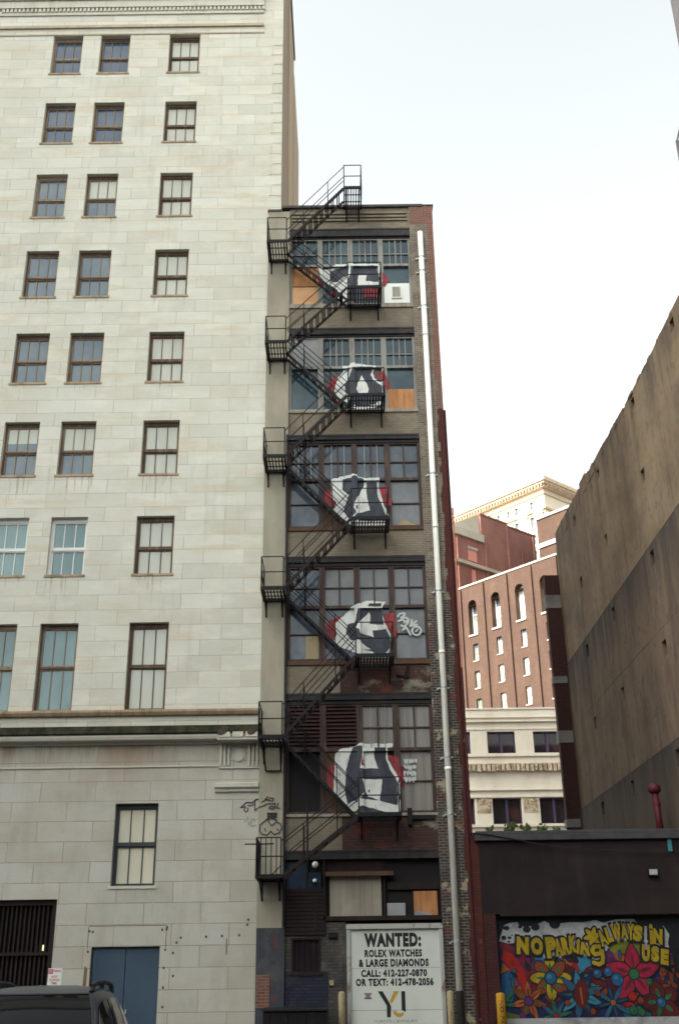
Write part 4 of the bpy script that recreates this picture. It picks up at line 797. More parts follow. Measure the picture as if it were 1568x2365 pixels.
# ------------------------------------------------------------------ dark dumpster at the foot of the loft
a = Z9((150, 1045), -1.3); b = Z9((520, 1045), -1.3)
DU = Thing('dumpster', 'black steel dumpster under the barred window', 'dumpster', ((a[0] + b[0]) / 2, -1.0, 0))
mb = MB(); xm0, xm1 = a[0], b[0]; mb.profile([(-1.3, .15), (-.45, .15), (-.45, a[1] - .02), (-1.3, a[1] - .05)], xm0, xm1)
for k in range(4): xx = xm0 + .1 + k * (xm1 - xm0 - .25) / 3; mb.box(xx, xx + .06, -1.34, -1.3, .2, a[1] - .1)
DU.part('bin', mb, M_IRON)
mb = MB(); mb.profile([(-1.36, a[1] - .04), (-.42, a[1] - .01), (-.42, a[1] + .03), (-1.36, a[1])], xm0 - .03, xm1 + .03); DU.part('lid', mb, M_BLKPL)
for xx in (xm0 + .15, xm1 - .15):
    mb = MB(); mb.tube((xx - .03, -1.1, .075), (xx + .03, -1.1, .075), .075, 10); DU.part('caster', mb, M_TYRE)

# ------------------------------------------------------------------ low garage building with the mural door
GX0, GX1, GH = 3.59, 9.28, 5.36
GB = Thing('garage_building', 'low dark brown garage with painted roller door beside the drainpipe', 'building', (6.4, 0, 0))
MX0, MX1, MZ1 = 3.95, 9.05, 3.22
mb = MB(); mb.holes(GX0 + .45, GX1, MZ1 - .0, GH - .26, [], .02, .3); mb.box(GX0 + .0, GX0 + .45, .02, .3, 3.27, GH - .26); mb.box(MX1, GX1, .021, .3, 0, MZ1); mb.box(GX0 + .45, GX1, .022, .35, GH - .5, GH - .265)
mb.box(GX0, GX1, .35, 9.0, 0, GH - .3); mb.box(GX0 + .46, MX1, .05, .3, MZ1, MZ1 + .05)
GB.part('wall', mb, M_GARAGE)
mb = MB(); mb.box(GX0 + .01, MX0 - .03, -.02, .34, 0, 3.266); GB.part('brick_jamb', mb, M_OXB)
mb = MB(); mb.box(3.50, GX1, -.10, .45, GH - .255, GH - .10); mb.box(3.52, GX1, -.06, .40, GH - .098, GH - .0); GB.part('coping', mb, M_COPE, bevel=.012)
mb = MB(); mb.box(GX0 + .5, 7.0, 8.6, 9.0, GH - .3, GH + .05); GB.part('rear_parapet', mb, M_GARAGE)
mb = MB(); a = onY(1265, 1950, .02); 
for (p, q_) in (((1098, 1927), (1280, 1950)),): pass
DY = .26
mb = MB(); mb.box(MX0 - .03, MX1, DY, DY + .04, 0, MZ1); 
for k in range(1, 5): mb.box(MX0 - .03, MX1, DY - .0035, DY, .62 * k + .1, .62 * k + .106, 1)
dr = GB.part('roller_door', mb, [M_GBOARD2, M_INKGREY])
# the mural
PC = [mk('mural_' + n, tuple(v * .85 for v in c), .65, .3, layers=[(tuple(v * .40 for v in c), (2.6, 2.6, 2.6), .46, .68, .8, 7), (tuple(min(1, v * 1.5 + .01) for v in c), (7, 7, 7), .58, .72, .5, 5)]) for n, c in (('white', (.42, .43, .45)), ('black', (.012, .014, .02)), ('yellow', (.40, .29, .012)), ('red', (.36, .014, .010)), ('maroon', (.16, .012, .03)), ('blue', (.02, .09, .22)), ('sky_blue', (.035, .20, .34)), ('orange', (.36, .10, .018)), ('crimson', (.33, .014, .05)), ('purple', (.10, .025, .13)), ('green', (.02, .13, .055)), ('lime', (.17, .20, .02)), ('navy', (.012, .022, .085)), ('teal', (.02, .15, .16)), ('dark_red', (.10, .012, .015)), ('rust', (.22, .045, .015)))]
W_, K_, Y_, R__, MR, BL, SB, OR, CR, PU, GN, LI, NV, TE, DR, RU = range(16)
mb = MB(); lay = [0]
def paint(pts, m):
    lay[0] += 1; mb.flat(pts, DY - .0040 - lay[0] * .00006, m)
A_ = lambda *ps: [ZM1(p, DY) for p in ps]
B_ = lambda *ps: [ZM2(p, DY) for p in ps]
zlow = ZM1((200, 1850), DY)[1]; zhi = MZ1 - .01
paint([(MX0, zlow), (MX1 - .0, zlow), (MX1, zhi), (MX0, zhi)], K_)
paint([ZM1((130, 1840), DY), ZM2((1500, 1680), DY), ZM2((1480, 700), DY), ZM2((300, 700), DY), ZM1((560, 700), DY), ZM1((130, 600), DY)], NV)
# white cloud band with dark bites
paint(A_((220, 300), (300, 265), (440, 250), (470, 320), (600, 330), (700, 300), (800, 270), (880, 235), (960, 270), (1130, 270), (1300, 255), (1568, 250), (1568, 700), (1500, 820), (860, 870), (800, 560), (500, 470), (400, 480), (380, 600), (280, 605), (130, 570), (170, 450)), W_)
paint(B_((0, 250), (300, 200), (420, 240), (600, 190), (880, 180), (960, 290), (1080, 290), (1080, 500), (1250, 560), (1330, 280), (1420, 420), (1400, 560), (1450, 720), (1000, 640), (600, 540), (480, 640), (480, 760), (0, 900)), W_)
for c, r1, r2 in (((250, 350), 50, 38), ((590, 370), 60, 60), ((730, 330), 70, 65), ((1050, 270), 85, 95), ((480, 330), 35, 25), ((210, 510), 40, 38), ((305, 510), 32, 22), ((295, 575), 22, 18), ((345, 470), 14, 12)):
    (x, z), (x2, z2) = ZM1(c, DY), ZM1((c[0] + r1, c[1] - r2), DY); paint(ell(x, z, x2 - x, z2 - z), K_)
# sweeping red horn at the left, blue and orange grounds
paint(A_((130, 590), (300, 620), (450, 700), (600, 850), (700, 1000), (760, 1200), (780, 1440), (560, 1520), (560, 1000), (400, 800), (160, 720)), MR)
paint(A_((210, 710), (330, 770), (450, 880), (540, 1030), (590, 1250), (560, 1520), (440, 1500), (390, 1350), (350, 1150), (290, 1000), (170, 860)), R__)
paint(A_((190, 920), (310, 1040), (160, 1110)), OR); paint(A_((180, 1120), (320, 1050), (370, 1250), (390, 1450), (300, 1680), (160, 1500)), BL)
paint(A_((580, 820), (760, 800), (890, 850), (900, 960), (820, 1060), (740, 1090), (680, 960)), BL); paint(A_((590, 815), (880, 850), (870, 880), (620, 850)), SB)
paint(A_((1090, 900), (1260, 800), (1340, 790), (1340, 1000), (1310, 1110), (1240, 1110), (1200, 960)), OR); paint(A_((1330, 790), (1450, 780), (1430, 1050), (1340, 1000)), CR)
paint(B_((30, 740), (120, 730), (240, 800), (230, 940), (110, 1060), (40, 1000)), SB)
# right side grounds
paint(B_((500, 640), (560, 560), (700, 510), (860, 520), (990, 590), (1000, 700), (560, 700)), LI); paint(B_((560, 690), (1000, 690), (1040, 860), (960, 920), (760, 900), (600, 780)), OR); paint(B_((390, 700), (500, 650), (570, 700), (620, 820), (480, 860), (390, 860)), PU)
paint(B_((1270, 1000), (1290, 900), (1420, 900), (1450, 720), (1500, 920), (1470, 1140), (1540, 1180), (1520, 1360), (1390, 1320)), RU); paint(B_((1270, 1000), (1330, 1030), (1420, 1200), (1520, 1290), (1520, 1360), (1390, 1320)), OR)
paint(B_((230, 940), (520, 900), (720, 1000), (700, 1250), (400, 1300), (180, 1150)), DR); paint(B_((720, 1290), (820, 1280), (840, 1450), (1200, 1640), (760, 1680), (640, 1450)), TE); paint(B_((1200, 1080), (1300, 1060), (1310, 1220), (1190, 1220)), PU)
paint(B_((1000, 1680), (1500, 1660), (1500, 1620), (1250, 1610)), BL)
rm = random.Random(31)
for k in range(150):
    u, v = rm.uniform(.02, .98), rm.random() ** 1.2 * .60; x = MX0 + .1 + (MX1 - MX0 - .2) * u; z = zlow + .03 + (zhi - zlow) * v
    r = rm.uniform(.05, .16); t = rm.uniform(0, 6.28); m = rm.choice((MR, DR, NV, BL, RU, R__, OR, TE, PU, GN, K_, K_))
    if z - r < zlow + .01: continue
    paint(ell(x, z, r * 1.18, r * .52, t, tip=.7), K_); paint(ell(x, z, r, r * .40, t, tip=.7), m)
def flower(Z, c, R, n, cols, core, w_=.42, rot=0.0, cr=.3, tip=.6):
    x, z = Z(c, DY); r = abs(Z((c[0] + R, c[1]), DY)[0] - x)
    for k in range(n):
        t = rot + 2 * math.pi * k / n; d = r * .56
        paint(ell(x + d * math.cos(t), z + d * math.sin(t), r * .54, r * w_ * .62, t, tip=tip), K_)
        paint(ell(x + d * math.cos(t), z + d * math.sin(t), r * .47, r * w_ * .52, t, tip=tip), cols[k % len(cols)])
        paint(ell(x + d * .8 * math.cos(t), z + d * .8 * math.sin(t), r * .26, r * w_ * .14, t, tip=tip), MR if cols[k % len(cols)] in (R__, CR, OR) else GN)
    paint(ell(x, z, r * cr * 1.25, r * cr * 1.25), K_); paint(ell(x, z, r * cr, r * cr), core); paint(ell(x - r * cr * .25, z + r * cr * .25, r * cr * .4, r * cr * .4), SB if core == BL else core)
flower(ZM1, (985, 1175), 330, 8, (Y_, RU, Y_, RU), BL, .50, math.pi / 2, .27, tip=.1)
flower(ZM1, (620, 1560), 300, 7, (OR, RU), PU, .34, math.pi / 2, .22)
flower(ZM1, (1080, 1800), 260, 8, (GN, BL), CR, .25, .2, .14)
flower(ZM1, (1480, 1460), 380, 9, (BL, NV, SB), DR, .30, .3, .30)
paint([ZM1(p, DY) for p in ((1380, 1300), (1470, 1180), (1600, 1300), (1580, 1620), (1480, 1700), (1390, 1560))], DR); paint([ZM1(p, DY) for p in ((1455, 1330), (1490, 1330), (1525, 1620), (1500, 1600))], OR)
flower(ZM2, (880, 1020), 420, 5, (CR, CR), GN, .50, math.pi / 2, .17)
flower(ZM2, (565, 1455), 300, 8, (NV, BL), OR, .20, .2, .13)
flower(ZM2, (1295, 1450), 290, 5, (DR, DR), BL, .7, .6, .22, tip=.1)
for Z, c, r, m in ((ZM2, (325, 1015), 62, BL), (ZM2, (487, 985), 62, BL), (ZM2, (625, 1100), 88, BL), (ZM2, (860, 1360), 60, R__), (ZM2, (980, 1420), 45, RU), (ZM2, (325, 1310), 42, RU), (ZM2, (262, 1590), 42, RU), (ZM1, (1265, 1590), 44, RU), (ZM1, (515, 1800), 55, PU), (ZM2, (1115, 1140), 45, GN), (ZM2, (880, 1570), 60, GN), (ZM2, (1000, 1600), 50, GN)):
    x, z = Z(c, DY); rr_ = abs(Z((c[0] + r, c[1]), DY)[0] - x); paint(ell(x, z, rr_ * 1.15, rr_ * 1.15), K_); paint(ell(x, z, rr_, rr_), m); paint(ell(x - .2 * rr_, z + .3 * rr_, rr_ * .4, rr_ * .35), SB if m == BL else m)
for k, (c, t) in enumerate((((340, 1400), 1.0), ((300, 1480), .4), ((330, 1620), 0), ((260, 1540), -.3))):
    x, z = ZM1(c, DY); paint(ell(x, z, .13, .045, t, tip=.7), GN)
paint([ZM1(p, DY) for p in ((200, 1700), (300, 1760), (460, 1790), (480, 1850), (200, 1850))], LI)
# bubble lettering: black outline first, then yellow
def bubble(items):
    for (m, of, gr) in ((K_, .12, .055), (Y_, .075, 0.0)):
        for (s, Z, c, w_, h_, rot) in items:
            x, z = Z(c, DY); sx = abs(Z((c[0] + 100, c[1]), DY)[0] - x) / 100; lay[0] += 1
            text_to(mb, s, (x - w_ * sx / 2 - gr, z - h_ * sx / 2 - gr, x + w_ * sx / 2 + gr, z + h_ * sx / 2 + gr), DY - .0040 - lay[0] * .00006, m, of, rot)
bubble([('N', ZM1, (520, 640), 200, 270, -.08), ('O', ZM1, (755, 650), 200, 270, .0), ('P', ZM1, (990, 670), 170, 330, .05), ('A', ZM1, (1110, 670), 130, 270, .1), ('R', ZM1, (1230, 645), 130, 270, .12), ('K', ZM1, (1348, 615), 120, 260, .02), ('i', ZM2, (32, 600), 44, 210, -.15),
        ('N', ZM2, (145, 640), 150, 180, -.22), ])
x, z = ZM2((250, 450), DY)
for m, g_ in ((K_, .05), (Y_, 0)):                              # the star
    for t in (.2, 1.25, 2.3): paint(ell(x, z, .24 + g_, .07 + g_, t), m)
x, z = ZM2((320, 735), DY); q_ = lambda *ps: [(x + a * .0019 * 1.9, z - b * .0019 * 1.9) for a, b in ps]
for wv, m, o_ in ((.17, K_, 0), (.10, Y_, 1)):                 # the g, brushed as one stroke
    gp = q_((38, -58), (-18, -58), (-34, -30), (-14, -6), (30, -14), (36, -54), (40, 10), (36, 46), (6, 60), (-30, 48))
    for a, b in zip(gp, gp[1:]):
        d_ = Vector((b[0] - a[0], b[1] - a[1])).normalized(); n_ = Vector((-d_.y, d_.x)) * wv / 2
        paint([(a[0] + n_.x, a[1] + n_.y), (a[0] - n_.x, a[1] - n_.y), (b[0] - n_.x, b[1] - n_.y), (b[0] + n_.x, b[1] + n_.y)], m); paint(ell(b[0], b[1], wv / 2, wv / 2, n=10), m); paint(ell(a[0], a[1], wv / 2, wv / 2, n=10), m)
bubble([('A', ZM2, (400, 470), 120, 230, .35), ('L', ZM2, (500, 420), 90, 220, .25), ('W', ZM2, (610, 380), 150, 230, .12), ('A', ZM2, (730, 370), 110, 220, .0), ('Y', ZM2, (830, 380), 110, 230, -.1), ('S', ZM2, (935, 400), 140, 230, -.2),
        ('i', ZM2, (1140, 410), 55, 290, -.05), ('N', ZM2, (1240, 450), 140, 220, -.12), ('U', ZM2, (1060, 700), 120, 240, -.12), ('S', ZM2, (1200, 715), 120, 220, -.12), ('E', ZM2, (1345, 760), 120, 220, -.15)])
lay[0] += 20; paint([(MX0 - .02, .02), (MX1 - .01, .02), (MX1 - .01, zlow), (MX0 - .02, zlow)], W_)
GB.part('mural', mb, PC, parent=dr, tri=True)
# wall light, cyan frame, cable, weeds, red vent
x, z = onY(1508, 2016, -.06); t = Thing('wall_light', 'small pale box light on the dark garage front', 'lamp', (x, 0, z)); mb = MB(); mb.box(x - .13, x + .13, -.10, .02, z - .09, z + .09); t.part('housing', mb, M_IRON, bevel=.01); mb = MB(); mb.box(x - .105, x + .105, -.108, -.10, z - .06, z + .075); t.part('lens', mb, M_TUBEL)
a = Z12((1488, 1152), -.03); b = Z12((1568, 1232), -.03); mb = MB(); mb.box(a[0], 9.2, -.03, .018, a[1] - .09, a[1]); mb.box(a[0], a[0] + .10, -.029, .018, b[1] - .1, a[1] - .09); mb.box(9.2, 9.27, -.03, .018, b[1] - .1, a[1]); mb.box(a[0] + .1, 9.2, -.01, .018, b[1] - .1, a[1] - .09, 1); single('wall_vent', mb, [M_CYAN, M_DARKIN], 'cyan framed vent high on the dark garage wall', 'vent', (9.0, 0, 5.0))
mb = MB(); pts = [(1090, 1925), (1130, 1929), (1180, 1938), (1240, 1950), (1300, 1959), (1370, 1965), (1450, 1968), (1580, 1968)]; pw = [(*onY(*p, -.12), 0) for p in pts]
for p, q_ in zip(pw, pw[1:]): mb.tube((p[0], -.12, p[1]), (q_[0], -.12, q_[1]), .018, 6)
mb.tube((pw[0][0], -.12, pw[0][1]), (pw[0][0] - .05, -.02, pw[0][1] + .02), .02, 6); single('cable', mb, M_CABLE, 'black cable sagging along the top of the dark garage', 'cable', (5.0, -.12, 5.2))
def weed(px, py, Y, h, seed, lab):
    r = random.Random(seed); x, z = onY(px, py, Y); z = GH - .01; m = MB()
    for k in range(26):
        a_ = r.uniform(0, 6.28); l = r.uniform(.3, 1) * h; bx, bz = x + math.cos(a_) * l * .6, z + l * r.uniform(.3, 1.0); by = Y + math.sin(a_) * .12
        m.tube((x, Y, z), (bx, by, bz), .004, 3); t_ = r.uniform(0, 3.1); s = r.uniform(.02, .05)
        m.poly([(bx - s * 1.6 * math.cos(t_), by - .01, bz - s * 1.6 * math.sin(t_)), (bx + s * math.sin(t_), by + .01, bz - s * math.cos(t_)), (bx + s * 1.6 * math.cos(t_), by - .01, bz + s * 1.6 * math.sin(t_)), (bx - s * math.sin(t_), by + .02, bz + s * math.cos(t_))], r.choice((0, 0, 1)))
    single('weed', m, [M_LEAF, M_LEAF2], lab, 'plant', (x, Y, z), group='weeds on the garage coping')
for k, (px, h, lab) in enumerate(((1130, .16, 'leftmost low green weed on the coping by the red brick'), (1178, .30, 'tall green weed in front of the left black shop window'), (1212, .22, 'leafy weed at the right edge of the left shop window'), (1252, .22, 'weed at the left edge of the right shop window'), (1285, .14, 'rightmost small weed before the cream shop front'))): weed(px, 1912, .2, h, k, lab)
VY = .9; a = onY(1512, 1832, VY); b = onY(1528, 1915, VY)
RV = Thing('vent_pipe', 'red vent pipe with a round cowl rising above the garage roof', 'pipe', (a[0], VY, GH - .3))
mb = MB(); mb.tube((a[0] + .03, VY, GH - .3), (a[0], VY, a[1]), .10, 12); RV.part('pipe', mb, M_VENT, smooth=True)
mb = MB(); mb.lathe((a[0], VY, a[1]), [(.11, -.02), (.17, .03), (.185, .10), (.16, .2), (.08, .26), (.01, .275)], 14); RV.part('cowl', mb, M_VENT, smooth=True)
mb = MB(); mb.tube((a[0] + .02, VY, a[1] - .35), (a[0] + .02, VY, a[1] - .28), .115, 12); RV.part('collar', mb, M_VENT)

# ------------------------------------------------------------------ tall concrete building to the right
CX_ = 9.30
CB = Thing('concrete_building', 'tan concrete wall with rows of beam pockets and a ragged top edge', 'building', (CX_ + 5, 4, 0))
HO = []
for yy, zs in ((-8.9, (18.5, 13.2, 10.4)), (-4.45, (18.5, 15.9, 13.2, 10.4, 7.3)), (.02, (18.55, 15.9, 13.2, 10.42, 7.3)), (5.16, (18.5, 15.85, 13.15, 10.36, 7.3)), (9.5, (18.5, 15.85, 13.12, 10.35, 7.3))):
    for z in zs: HO.append((yy - .2, yy + .2, z - .26, z + .2))
mb = MB(); up_ = [h for h in HO if h[2] > 13.62]; mid = [h for h in HO if h[2] < 13.6]
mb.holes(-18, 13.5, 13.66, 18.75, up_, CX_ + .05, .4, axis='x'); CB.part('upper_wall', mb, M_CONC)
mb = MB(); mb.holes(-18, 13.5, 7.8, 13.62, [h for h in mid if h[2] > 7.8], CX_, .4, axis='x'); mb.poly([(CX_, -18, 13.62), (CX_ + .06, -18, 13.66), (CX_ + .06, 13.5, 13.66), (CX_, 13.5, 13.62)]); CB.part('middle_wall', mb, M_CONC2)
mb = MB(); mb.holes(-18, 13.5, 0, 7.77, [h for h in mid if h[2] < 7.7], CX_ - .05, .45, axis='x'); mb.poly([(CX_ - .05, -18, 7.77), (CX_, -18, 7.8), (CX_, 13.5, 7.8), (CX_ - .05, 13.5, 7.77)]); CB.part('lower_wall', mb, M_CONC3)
mb = MB(); mb.box(CX_ - .006, CX_ + .01, -18, 13.4, 11.0, 11.03); CB.part('board_joint', mb, M_CONC2)
mb = MB(); mb.box(CX_ + .42, CX_ + 14, -17.9, 13.4, 0, 18.6); CB.part('pocket_back', mb, M_DARKIN)
mb = MB(); mb.poly([(CX_ + .05, -18, 0), (CX_ + 14, -18, 0), (CX_ + 14, -18, 18.7), (CX_ + .05, -18, 18.7)]); mb.poly([(CX_ + .06, 13.5, 0), (CX_ + 14, 13.5, 0), (CX_ + 14, 13.5, 18.7), (CX_ + .06, 13.5, 18.7)]); mb.box(CX_ + .06, CX_ + 14, -18, 13.5, 18.62, 18.7); CB.part('end_wall', mb, M_CONC)
rr_ = random.Random(11); mb = MB(); yy = -18.0
while yy < 13.4:
    l = min(rr_.uniform(.12, .5), 13.45 - yy); h = rr_.uniform(.0, .07) + (.16 if 6.9 < yy < 7.9 else 0) + max(0, min(.66, (yy + 1) * .05)) - (.14 if rr_.random() < .07 else 0)
    h = max(h, .01); mb.box(CX_ + .03 + rr_.uniform(0, .03), CX_ + .5, yy, yy + l - .004, 18.75, 18.78 + h); yy += l
CB.part('ragged_coping', mb, M_CONC)
rr_ = random.Random(21)
for (zj, n, lmin, lmax, xf) in ((13.615, 0, .15, 1.9, CX_ - .004), (7.765, 0, .1, .9, CX_ - .054)):
    mb = MB(); yy = -17.5
    mb.poly([(xf, -17.9, zj), (xf, 13.4, zj), (xf, 13.4, zj - .05), (xf, -17.9, zj - .05)])
    for k in range(n):
        yy = rr_.uniform(-17.5, 13.2); wv = rr_.uniform(.03, .22); l = rr_.uniform(lmin, lmax) * rr_.random(); xq = xf - .0006 - k * .00001
        mb.poly([(xq, yy - wv, zj), (xq, yy + wv, zj), (xq, yy + wv * .7, zj - l * .5), (xq, yy + wv * .1, zj - l), (xq, yy - wv * .5, zj - l * .6)])
    CB.part('dark_joint', mb, M_CONCST)
# dark brick end pier with grey stone bands
ex0 = onY(1263, 1420, 13.55)[0]; ex1 = CX_ + .3
EP = Thing('brick_chimney', 'dark red brick pier with grey stone bands at the far end of the concrete wall', 'chimney', ((ex0 + ex1) / 2, 14, 0))
ztop = onY(1265, 1322, 13.2)[1]
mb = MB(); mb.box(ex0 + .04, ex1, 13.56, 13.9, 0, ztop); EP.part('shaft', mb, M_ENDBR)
for py0, py1 in ((1374, 1404), (1562, 1578), (1688, 1716), (1893, 1912)):
    mb = MB(); mb.box(ex0, ex1 + .02, 13.53, 13.93, onY(1270, py1, 13.5)[1], onY(1270, py0, 13.5)[1]); EP.part('stone_band', mb, M_QUOIN)

# ------------------------------------------------------------------ charcoal tower edge and roof rail, far right
x, z = onY(1560, 65, 50); TW = Thing('charcoal_tower', 'charcoal grey tower edge at the top right corner', 'building', (x + 8, 48, 0)); mb = MB(); mb.box(x, x + 16, 46, 50, 0, 130); TW.part('wall', mb, M_DKTOWER)
for k in range(30):
    mb = MB(); z0 = 4 + k * 4.1; mb.box(x + 1.2, x + 14.8, 45.96, 46.0, z0, z0 + 2.2); TW.part('window', mb, G_DARK)
x, z = onY(1561, 322, 8.0); RF = Thing('roof_rail', 'thin grey roof railing standing on the concrete building at the right edge', 'railing', (x + 1, 8, 18.7)); mb = MB(); x2 = onY(1572, 500, 8.0)[0]
mb.box(x, x + .12, 8, 8.1, 18.70, z); mb.box(x + .12, x + 4, 8.02, 8.08, z - .10, z); mb.box(x + .12, x + 4, 8.02, 8.08, z - 4.3, z - 4.2); mb.box(x + 3.88, x + 4, 8, 8.1, 18.7, z); mb.tube((x + .06, 8.05, z), (x + 1.0, 8.05, z + 3.0), .05, 6)
RF.part('post_frame', mb, M_COPE)

# ------------------------------------------------------------------ cream shop building behind the garage
CY_ = 34.0
SB_ = Thing('shop_building', 'cream terracotta shop building with black windows behind the garage', 'building', (10, CY_, 0))
hs = [(5.3, 7.58, 14.0, 15.31), (8.57, 10.24, 14.0, 15.29), (11.30, 12.97, 14.0, 15.27), (14.0, 15.7, 14.0, 15.27), (5.3, 7.60, 9.95, 11.43), (8.62, 10.31, 9.95, 11.42), (11.36, 13.05, 9.95, 11.41), (14.05, 15.7, 9.95, 11.41)]
mb = MB(); mb.holes(4.5, 19, 0, 16.66, hs, CY_, .35); mb.box(4.5, 19, CY_ + .4, CY_ + 14, 0, 16.3); mb.box(4.5, 19, CY_ + .001, CY_ + .4, 16.5, 16.66); SB_.part('wall', mb, M_CREAM)
for h in hs:
    f = MB(); a, b, c, d = h; f.box(a, b, CY_ + .2, CY_ + .3, d - .07, d); f.box(a, b, CY_ + .2, CY_ + .3, c, c + .06); xm = (a + b) / 2
    f.box(xm - .07, xm + .07, CY_ + .17, CY_ + .3, c + .06, d - .07); f.box(a, a + .06, CY_ + .21, CY_ + .3, c + .06, d - .07); f.box(b - .06, b, CY_ + .21, CY_ + .3, c + .06, d - .07)
    wn2 = SB_.part('window', f, M_PURP); p = MB(); p.poly([(a, CY_ + .31, c), (b, CY_ + .31, c), (b, CY_ + .31, d), (a, CY_ + .31, d)]); SB_.part('glass', p, G_BLACK, parent=wn2)
mb = MB()
for z, pr, h in ((16.10, .10, .06), (15.84, .16, .07), (15.40, .05, .05), (16.60, .06, .10)): mb.box(4.5, 19, CY_ - pr, CY_, z, z + h)
mb.box(4.5, 19, CY_ - .10, CY_, 13.80, 13.97); mb.box(4.5, 19, CY_ - .12, CY_, 11.84, 11.92); mb.box(4.5, 19, CY_ - .08, CY_, 11.44, 11.54); mb.box(4.5, 19, CY_ - .14, CY_, 9.78, 9.93); SB_.part('moulding', mb, M_CREAM)
mb = MB(); x = 4.6; rr_ = random.Random(4)
while x < 18.9:
    wv = rr_.uniform(.16, .24); mb.box(x, x + wv, CY_ - .26, CY_, 12.9 + rr_.uniform(0, .08), 13.30); x += wv + .07
mb.box(4.5, 19, CY_ - .22, CY_, 13.31, 13.37); SB_.part('modillion_course', mb, M_CREAMD)
for xa in (7.68, 10.39, 13.13):
    mb = MB(); mb.box(xa + .04, xa + .86, CY_ - .02, CY_, 10.58, 11.42); r5 = random.Random(int(xa * 10))
    for k in range(26):
        cx, cz = xa + r5.uniform(.08, .82), r5.uniform(10.65, 11.35); mb.prism(ell(cx, cz, r5.uniform(.05, .1), r5.uniform(.04, .08), r5.uniform(0, 3), n=7), CY_ - r5.uniform(.03, .08), CY_)
    SB_.part('carved_panel', mb, M_CREAMD)

# ------------------------------------------------------------------ brown brick building with arched windows (turned 41 degrees)
RZ = rad(-49.0); P0 = (21.50, 108.34, 0)
AB = Thing('arched_brick_building', 'brown brick building with tall arched windows seen through the gap', 'building', P0, RZ, True)
WS = [-5.05 - 4.24 * 4, -5.05 - 4.24 * 3, -5.05 - 4.24 * 2, -5.05 - 4.24, -5.05, -.81, 3.43, 7.67]
arch = [(s - .75, s + .75, 45.3, 49.55, 1.0) for s in WS]
small = []
for r in range(7):
    zt = 43.95 - r * 3.8
    for s in WS: small.append((s - .30, s + .62, zt - 2.35, zt, .4))
mb = MB(); mb.holes(-24, 14, 0, 49.55, arch + small, 0, .55)
mb.poly([(-24, 0, 50.31), (14, 0, 50.31), (14, 0, 52.4), (-24, 0, 52.4)]); mb.poly([(-24, 0, 0), (-24, 1.2, 0), (-24, 1.2, 52.4), (-24, 0, 52.4)])
# spandrels beside the arch heads
edges = [-24] + [v for s in WS for v in (s - .75, s + .75)] + [14]
for a, b in zip(edges[0::2], edges[1::2]): mb.poly([(a, 0, 49.55), (b, 0, 49.55), (b, 0, 50.31), (a, 0, 50.31)])
for s in WS:
    N_ = 10; P = [(s - .75 * math.cos(math.pi * k / N_), 49.55 + .75 * math.sin(math.pi * k / N_)) for k in range(N_ + 1)]
    for k in range(N_):
        (a, c), (b, d) = P[k], P[k + 1]; mb.poly([(a, 0, c), (b, 0, d), (b, 0, 50.31), (a, 0, 50.31)]); mb.poly([(a, 0, c), (b, 0, d), (b, 1.0, d), (a, 1.0, c)])
mb.box(-24, 14, 1.2, 22, 0, 51.9); mb.poly([(14, 0, 0), (14, 1.2, 0), (14, 1.2, 52.4), (14, 0, 52.4)]); AB.part('wall', mb, M_BRICKA)
mb = MB()
for s in (-19.89, -15.65, -11.41, -7.17, -2.93, 1.31, 5.55, 9.79): mb.box(s - .35, s + .30, -.28, 0, 0, 52.2)
AB.part('pilaster', mb, M_BRICKA)
mb = MB(); a = -24.0; rr_ = random.Random(8)
while a < 14:
    l = rr_.uniform(1.2, 2.4); mb.box(a, min(a + l - .03, 14), -.12, .5, 52.4, 52.66); a += l
AB.part('coping', mb, M_ASTONE)
for k, (a, b, c, d, _d) in enumerate(arch):
    f = MB(); f.box(a - .1, b + .1, -.16, .5, c - .22, c + .02); sl = AB.part('sill', f, M_ASTONE)
    f = MB(); f.box(a, a + .12, .82, .95, c + .02, 49.6); f.box(b - .12, b, .82, .95, c + .02, 49.6); f.box(a + .12, b - .12, .84, .95, 46.8, 46.92); f.box(a + .12, b - .12, .84, .95, 48.3, 48.42); wn3 = AB.part('arched_window', f, M_WWHITE)
    pl = MB(); s = (a + b) / 2; k -= 3
    def band(z0, z1, m): pl.poly([(a, .94, z0), (b, .94, z0), (b, .94, z1), (a, .94, z1)], m)
    band(c, 46.9, 1 if k < 3 else 0); band(46.9, 48.4, 1 if k < 2 else 0); band(48.4, 49.55, 2 if k < 3 else 0)
    pl.poly([(s - .75 * math.cos(math.pi * q_ / 10), .94, 49.55 + .75 * math.sin(math.pi * q_ / 10)) for q_ in range(11)], 2 if k < 3 else 0)
    AB.part('glass', pl, [M_SKYPANE, G_GREEN, G_DARK], parent=wn3)
for k, (a, b, c, d, _d) in enumerate(small):
    j = k % 8 - 3; f = MB(); f.box(a - .05, b + .05, -.10, .3, c - .14, c + .01); f.box(a, b, .28, .36, (c + d) / 2 - .05, (c + d) / 2 + .05); f.box(a, a + .07, .28, .36, c, d); f.box(b - .07, b, .28, .36, c, d); wn4 = AB.part('window', f, M_ASTONE)
    pl = MB(); g1 = 1 if j < 2 else 0; r6 = random.Random(k); zc = d - (.5 if k < 8 else 0)
    pl.poly([(a, .35, c), (b, .35, c), (b, .35, zc), (a, .35, zc)], g1)
    if zc < d: pl.poly([(a, .35, zc), (b, .35, zc), (b, .35, d), (a, .35, d)], 2)
    AB.part('glass', pl, [M_SKYPANE, G_GREEN, G_DARK], parent=wn4)

